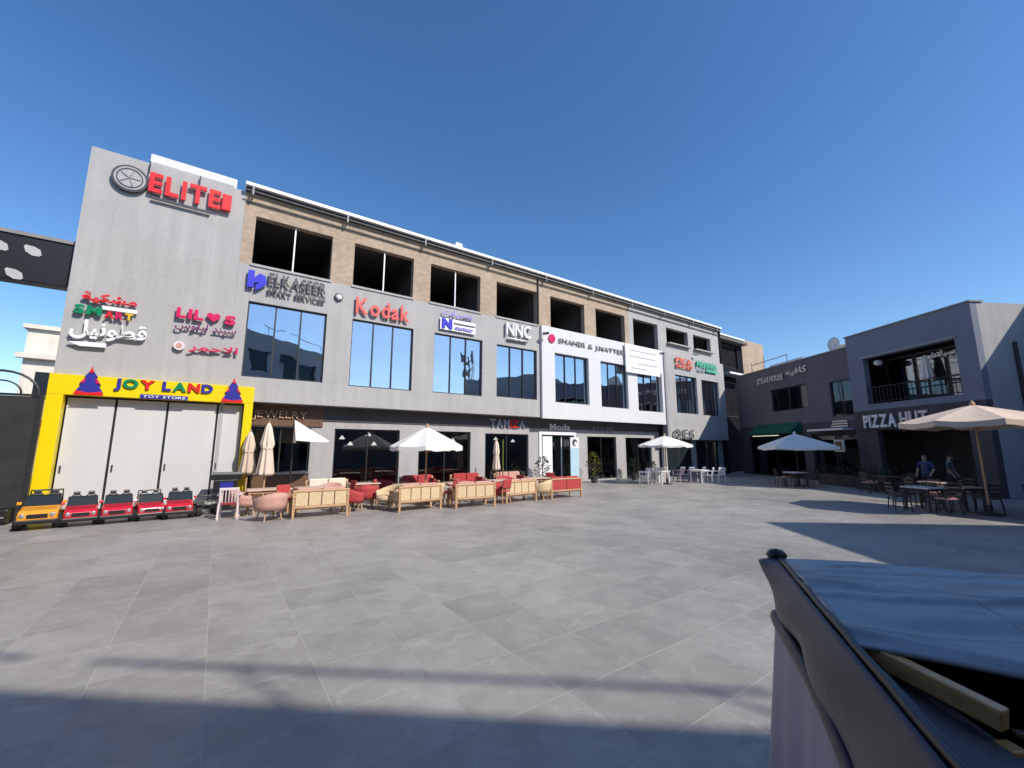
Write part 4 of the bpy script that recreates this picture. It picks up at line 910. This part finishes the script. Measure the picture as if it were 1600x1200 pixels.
for (x, y), wh, top in TT:
    table('terrace table '+wh, 0, 0, R(random.uniform(-40,-20)), .8, .8, .74, top, 'terrace tables', Vector((x,y,0)), 'metal_chair')
    for k, (dx, dy, lab) in enumerate(((-.75,.05,'left'),(.75,-.05,'right'),(.05,.75,'far'),(-.05,-.75,'near'))):
        if (x, y) == (15.2,11.6) and k == 1: continue
        fab = 'pinkfab' if (x+k) % 2 < 1 else 'metal_chair'
        metal_chair('metal chair, %s side of the table %s' % (lab, wh), (x+dx, y+dy, 0), math.atan2(dy, dx)-math.pi/2+random.uniform(-.25,.25), fab)
for i, (x, y, L_) in enumerate(((17.2,22.3,2.2),(16.9,19.8,1.6))):
    t = thing('planter_box', ['long dark planter box with shrubs before the restaurant wing','shorter dark planter box nearer the restaurant door'][i], 'planter', (x,y,0), DR, 'planters before the wing')
    MB().box(-L_/2,L_/2,-.25,.25,0,.55).build('trough', M['pot'], t, bevel=.02); MB().box(-L_/2+.03,L_/2-.03,-.22,.22,.551,.57).build('soil', M['wood_dark'], t); mb = MB(); rnd = random.Random(i)
    for _ in range(420):
        c = Vector((rnd.uniform(-L_/2,L_/2), rnd.uniform(-.25,.25), .55+.45*rnd.random()**1.3)); d = Vector((rnd.uniform(-1,1),rnd.uniform(-1,1),rnd.uniform(-.1,1))).normalized(); e = d.cross(Vector((.3,.2,1))).normalized(); q_ = rnd.uniform(.08,.18)
        mb.add([c, c+d*q_*.5+e*q_*.2, c+d*q_, c+d*q_*.5-e*q_*.2], [(0,1,2,3)])
    o = mb.build('foliage', M['leafd'], t); o['kind'] = 'stuff'
t = thing('menu_lightbox', 'dim olive menu box on a post by the wing corner', 'sign', DP(10.0, 1.0, 0), DR)
MB().box(-.3,.3,-.05,.05,1.75,2.4).build('box', M['cream'], t, bevel=.01); MB().tube((0,0,0),(0,0,1.75),.03).build('post', M['dark'], t); MB().box(-.22,.22,-.06,-.051,1.85,2.3).build('print', M['wood_dark'], t)

# people
def person(label, loc, rz, shirt, h=1.72, arm=0):
    me = bpy.data.meshes.new('person'); k = h/1.72
    J = {'pel':(0,0,.95),'waist':(0,0,1.08),'chest':(0,.0,1.30),'neck':(0,.01,1.46),'hd1':(0,-.01,1.53),'hd2':(0,-.02,1.60),'hd3':(0,-.01,1.69)}
    rad = {'pel':(.15,.11),'waist':(.14,.10),'chest':(.17,.11),'neck':(.052,.052),'hd1':(.062,.068),'hd2':(.074,.092),'hd3':(.058,.07)}
    E_ = [('pel','waist'),('waist','chest'),('chest','neck'),('neck','hd1'),('hd1','hd2'),('hd2','hd3')]
    for s_, n in ((-1,'l'),(1,'r')):
        a = arm if s_ > 0 else .05
        for nm, p, r in (('hip',(s_*.09,0,.90),.095),('knee',(s_*.10,-.02-.02*s_,.50),.065),('ank',(s_*.10,.02*s_,.09),.042),('toe',(s_*.12,-.16,.035),.034),
                         ('sh',(s_*.19,0,1.39),.06),('elb',(s_*.25,.02-a*.3,1.12+a*.1),.043),('wri',(s_*.24,-.06-a,.90+a*.8),.03),('han',(s_*.24,-.10-a*1.2,.81+a),.032),('fin',(s_*.235,-.11-a*1.3,.75+a*1.05),.016)):
            J[nm+n] = p; rad[nm+n] = (r, r)
        for a_, b_ in (('pel','hip'),('hip','knee'),('knee','ank'),('ank','toe')): E_.append((a_ if a_ == 'pel' else a_+n, b_+n))
        for a_, b_ in (('chest','sh'),('sh','elb'),('elb','wri'),('wri','han'),('han','fin')): E_.append((a_ if a_ == 'chest' else a_+n, b_+n))
    keys = list(J); me.from_pydata([tuple(c*k for c in J[q_]) for q_ in keys], [(keys.index(a), keys.index(b)) for a, b in E_], [])
    o = bpy.data.objects.new('person', me); COL.objects.link(o)
    o.modifiers.new('s', 'SKIN'); sd_ = o.modifiers.new('u', 'SUBSURF'); sd_.levels = 2; sd_.render_levels = 2
    for i, q_ in enumerate(keys): me.skin_vertices[0].data[i].radius = tuple(c*k for c in rad[q_])
    me.skin_vertices[0].data[0].use_root = True
    bpy.context.view_layer.update()
    m2 = bpy.data.meshes.new_from_object(o.evaluated_get(bpy.context.evaluated_depsgraph_get())); bpy.data.objects.remove(o); m2.name = 'person'
    for mm in ('skin', shirt, 'trouser', 'hair', 'black'): m2.materials.append(M[mm])
    for p in m2.polygons:
        p.use_smooth = True; c = p.center/k
        if c.z > 1.625 or (c.z > 1.53 and c.y > .015): p.material_index = 3
        elif c.z > 1.44 and abs(c.x) < .1: p.material_index = 0
        elif abs(c.x) > .205 and c.z < 1.16: p.material_index = 0
        elif c.z > .96: p.material_index = 1
        elif c.z > .09: p.material_index = 2
        else: p.material_index = 4
    b = bpy.data.objects.new('person', m2); COL.objects.link(b); b.location = loc; b.rotation_euler.z = rz; tag(b, label, 'person', 'people on the terrace')
    for s_ in (-1, 1): MB().lathe([(.0,-.012),(.009,-.004),(.0,.004)],8,(s_*.032*k,-.098*k,1.61*k),'y').build('eye', M['black'], b)
    MB().add([(-.014*k,-.10*k,1.57*k),(.014*k,-.10*k,1.57*k),(0,-.135*k,1.572*k),(0,-.10*k,1.62*k)], [(0,1,2),(0,2,3),(2,1,3)]).build('nose', M['skin'], b)
    return b
person('person in a blue top standing behind the terrace tables', (16.1, 16.5, .0), R(-70), 'shirt_blue', 1.72, .12)
person('person in a grey-green top standing right of the one in blue', (17.05, 16.5, .0), R(30), 'shirt_grey', 1.7, .05)

# ------------------------------------------------------------------ covered cart close to the camera
A0 = Vector((1.275, 2.06, 0)); AX = Vector((-.38, -.925, 0)).normalized(); BX = Vector((.925, -.38, 0)).normalized()
def CP(a, b, z): return A0 + AX*a + BX*b + Vector((0, 0, z))
ct = thing('covered_cart', 'cart under a blue-grey vinyl cover with a varnished wood frame, close at right', 'cart', A0)
def cpt(name, fn, nu, nv, mat, thick=.006, smooth=True, parent=None):
    o = MB().grid(lambda u, v: tuple(fn(u, v)-A0), nu, nv).build(name, M[mat], parent or ct, smooth=smooth)
    m = o.modifiers.new('thick', 'SOLIDIFY'); m.thickness = thick; m.offset = 0
    return o
# side curtain, flaring out a little to the hem
def side(u, v):
    a = -.02+u*2.0; z = 1.42*(1-v)+.12*v
    out = .02+.13*v+.018*math.sin(a*9+v*2)*v+.01*math.sin(a*23+1)*v
    return CP(a, -out, z)
cpt('side_curtain', side, 60, 16, 'vinyl_side')
def endc(u, v):
    b = -.02+u*1.5; z = 1.42*(1-v)+.12*v; return CP(-.02-.10*v-.015*math.sin(b*11)*v, b, z)
cpt('end_curtain', endc, 40, 12, 'vinyl_side')
# dark gathered flap hanging over the side, deeper towards the viewer
def flap(u, v):
    a = .0+u*1.9; drop = .03+.22*min(1, u*2.2)+.03*math.sin(u*11)
    return CP(a, -.03-.06*math.sin(math.pi*min(1, v*.8))-.012*math.sin(a*14+v*3)*v, 1.435-v*drop-.02*v*math.sin(a*6))
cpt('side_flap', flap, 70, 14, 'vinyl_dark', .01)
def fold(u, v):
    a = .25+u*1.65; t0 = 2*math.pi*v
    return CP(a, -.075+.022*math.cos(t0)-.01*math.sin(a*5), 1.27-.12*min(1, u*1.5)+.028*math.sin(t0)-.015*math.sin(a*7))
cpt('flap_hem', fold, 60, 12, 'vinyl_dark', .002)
MB().path([tuple(CP(-.03+i*.1, -.015, 1.44-.004*math.sin(i*2))-A0) for i in range(20)], .011, 8).build('piping', M['black'], ct, smooth=True)
c = CP(-.03, -.02, 1.445)-A0
MB().lathe([(.0,-.03),(.035,-.02),(.045,.0),(.03,.02),(.0,.028)],14,tuple(c)).build('corner_cap', M['black'], ct, smooth=True)
# top cover with stretched folds, near edge drooping over the opening
def cover(u, v):
    b = -.01+u*1.75; end = .96+.30*u
    a = -.03+v*end
    z = 1.435+.055*math.sin(math.pi*min(1, u*.9))*math.sin(math.pi*min(1, v*.95+.05))
    z += .006*math.sin(9*b+3.5*a)*math.sin(math.pi*v)+.005*abs(math.sin(5*a+13*b+1.5*math.sin(4*a)))*math.sin(math.pi*v)+.004*math.sin(21*a-5*b+2*math.sin(3*b))*(.3+.7*v)+.012*(1-abs(math.sin(11*a-1.2*b+.9*math.sin(2*b))))**4*math.sin(math.pi*v)+.010*(1-abs(math.sin(7*a-2.2*b+.4)))**3+.0015*math.sin(34*a+9*b)
    if v > .9: z -= (v-.9)*.12
    if v < .06: z -= (.06-v)*.6
    return CP(a, b, z)
cpt('top_cover', cover, 90, 70, 'vinyl', .008)
# stitched seam and eyelets
def cov(a, b):
    u = (b+.01)/1.75; return cover(u, (a+.03)/(.96+.30*u))
MB().path([tuple(cov(.02+i*.03, .42+.004*math.sin(i))+Vector((0,0,.004))-A0) for i in range(31)], .0022, 6).build('seam', M['vinyl'], ct, smooth=True)
# opening with wooden frame, dark tray inside
def W(a, b, z): return tuple(CP(a, b, z)-A0)
MB().beam(W(.89,.02,1.412), W(1.085,.20,1.378), .034, .045).build('frame_bar', M['goldwood'], ct, bevel=.004)
MB().beam(W(.925,.05,1.385), W(.94,.045,1.25), .02, .02).build('frame_bar', M['goldwood'], ct, bevel=.003)
MB().beam(W(1.085,.20,1.332), W(1.09,.205,.7), .042, .036).build('frame_bar', M['goldwood'], ct, bevel=.004)
MB().beam(W(1.06,.22,1.345), W(.95,1.3,1.345), .02, .012).build('frame_bar', M['wood_dark'], ct, bevel=.004)
mb = MB()
mb.add([W(.0,.03,1.12),W(1.9,.03,1.12),W(1.9,1.5,1.12),W(.0,1.5,1.12)], [(0,1,2,3)])
mb.build('inner_tray', M['vinyl_dark'], ct)
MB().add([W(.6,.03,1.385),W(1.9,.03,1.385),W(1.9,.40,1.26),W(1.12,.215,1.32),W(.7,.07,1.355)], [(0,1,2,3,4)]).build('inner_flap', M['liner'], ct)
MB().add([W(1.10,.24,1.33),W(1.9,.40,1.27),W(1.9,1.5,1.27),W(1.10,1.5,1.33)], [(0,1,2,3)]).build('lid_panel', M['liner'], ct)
MB().beam(W(.02,.02,1.38), W(1.95,.02,1.38), .03, .04).build('side_rail', M['black'], ct)
MB().add([W(.02,.012,1.36),W(1.95,.012,1.36),W(1.95,.012,.15),W(.02,.012,.15)], [(0,1,2,3)]).build('inner_panel', M['black'], ct)
for a, b in ((.05,.05),(1.9,.05),(.05,1.45),(1.9,1.45)): MB().beam(W(a,b,0), W(a,b,1.38), .05).build('leg', M['dark'], ct)
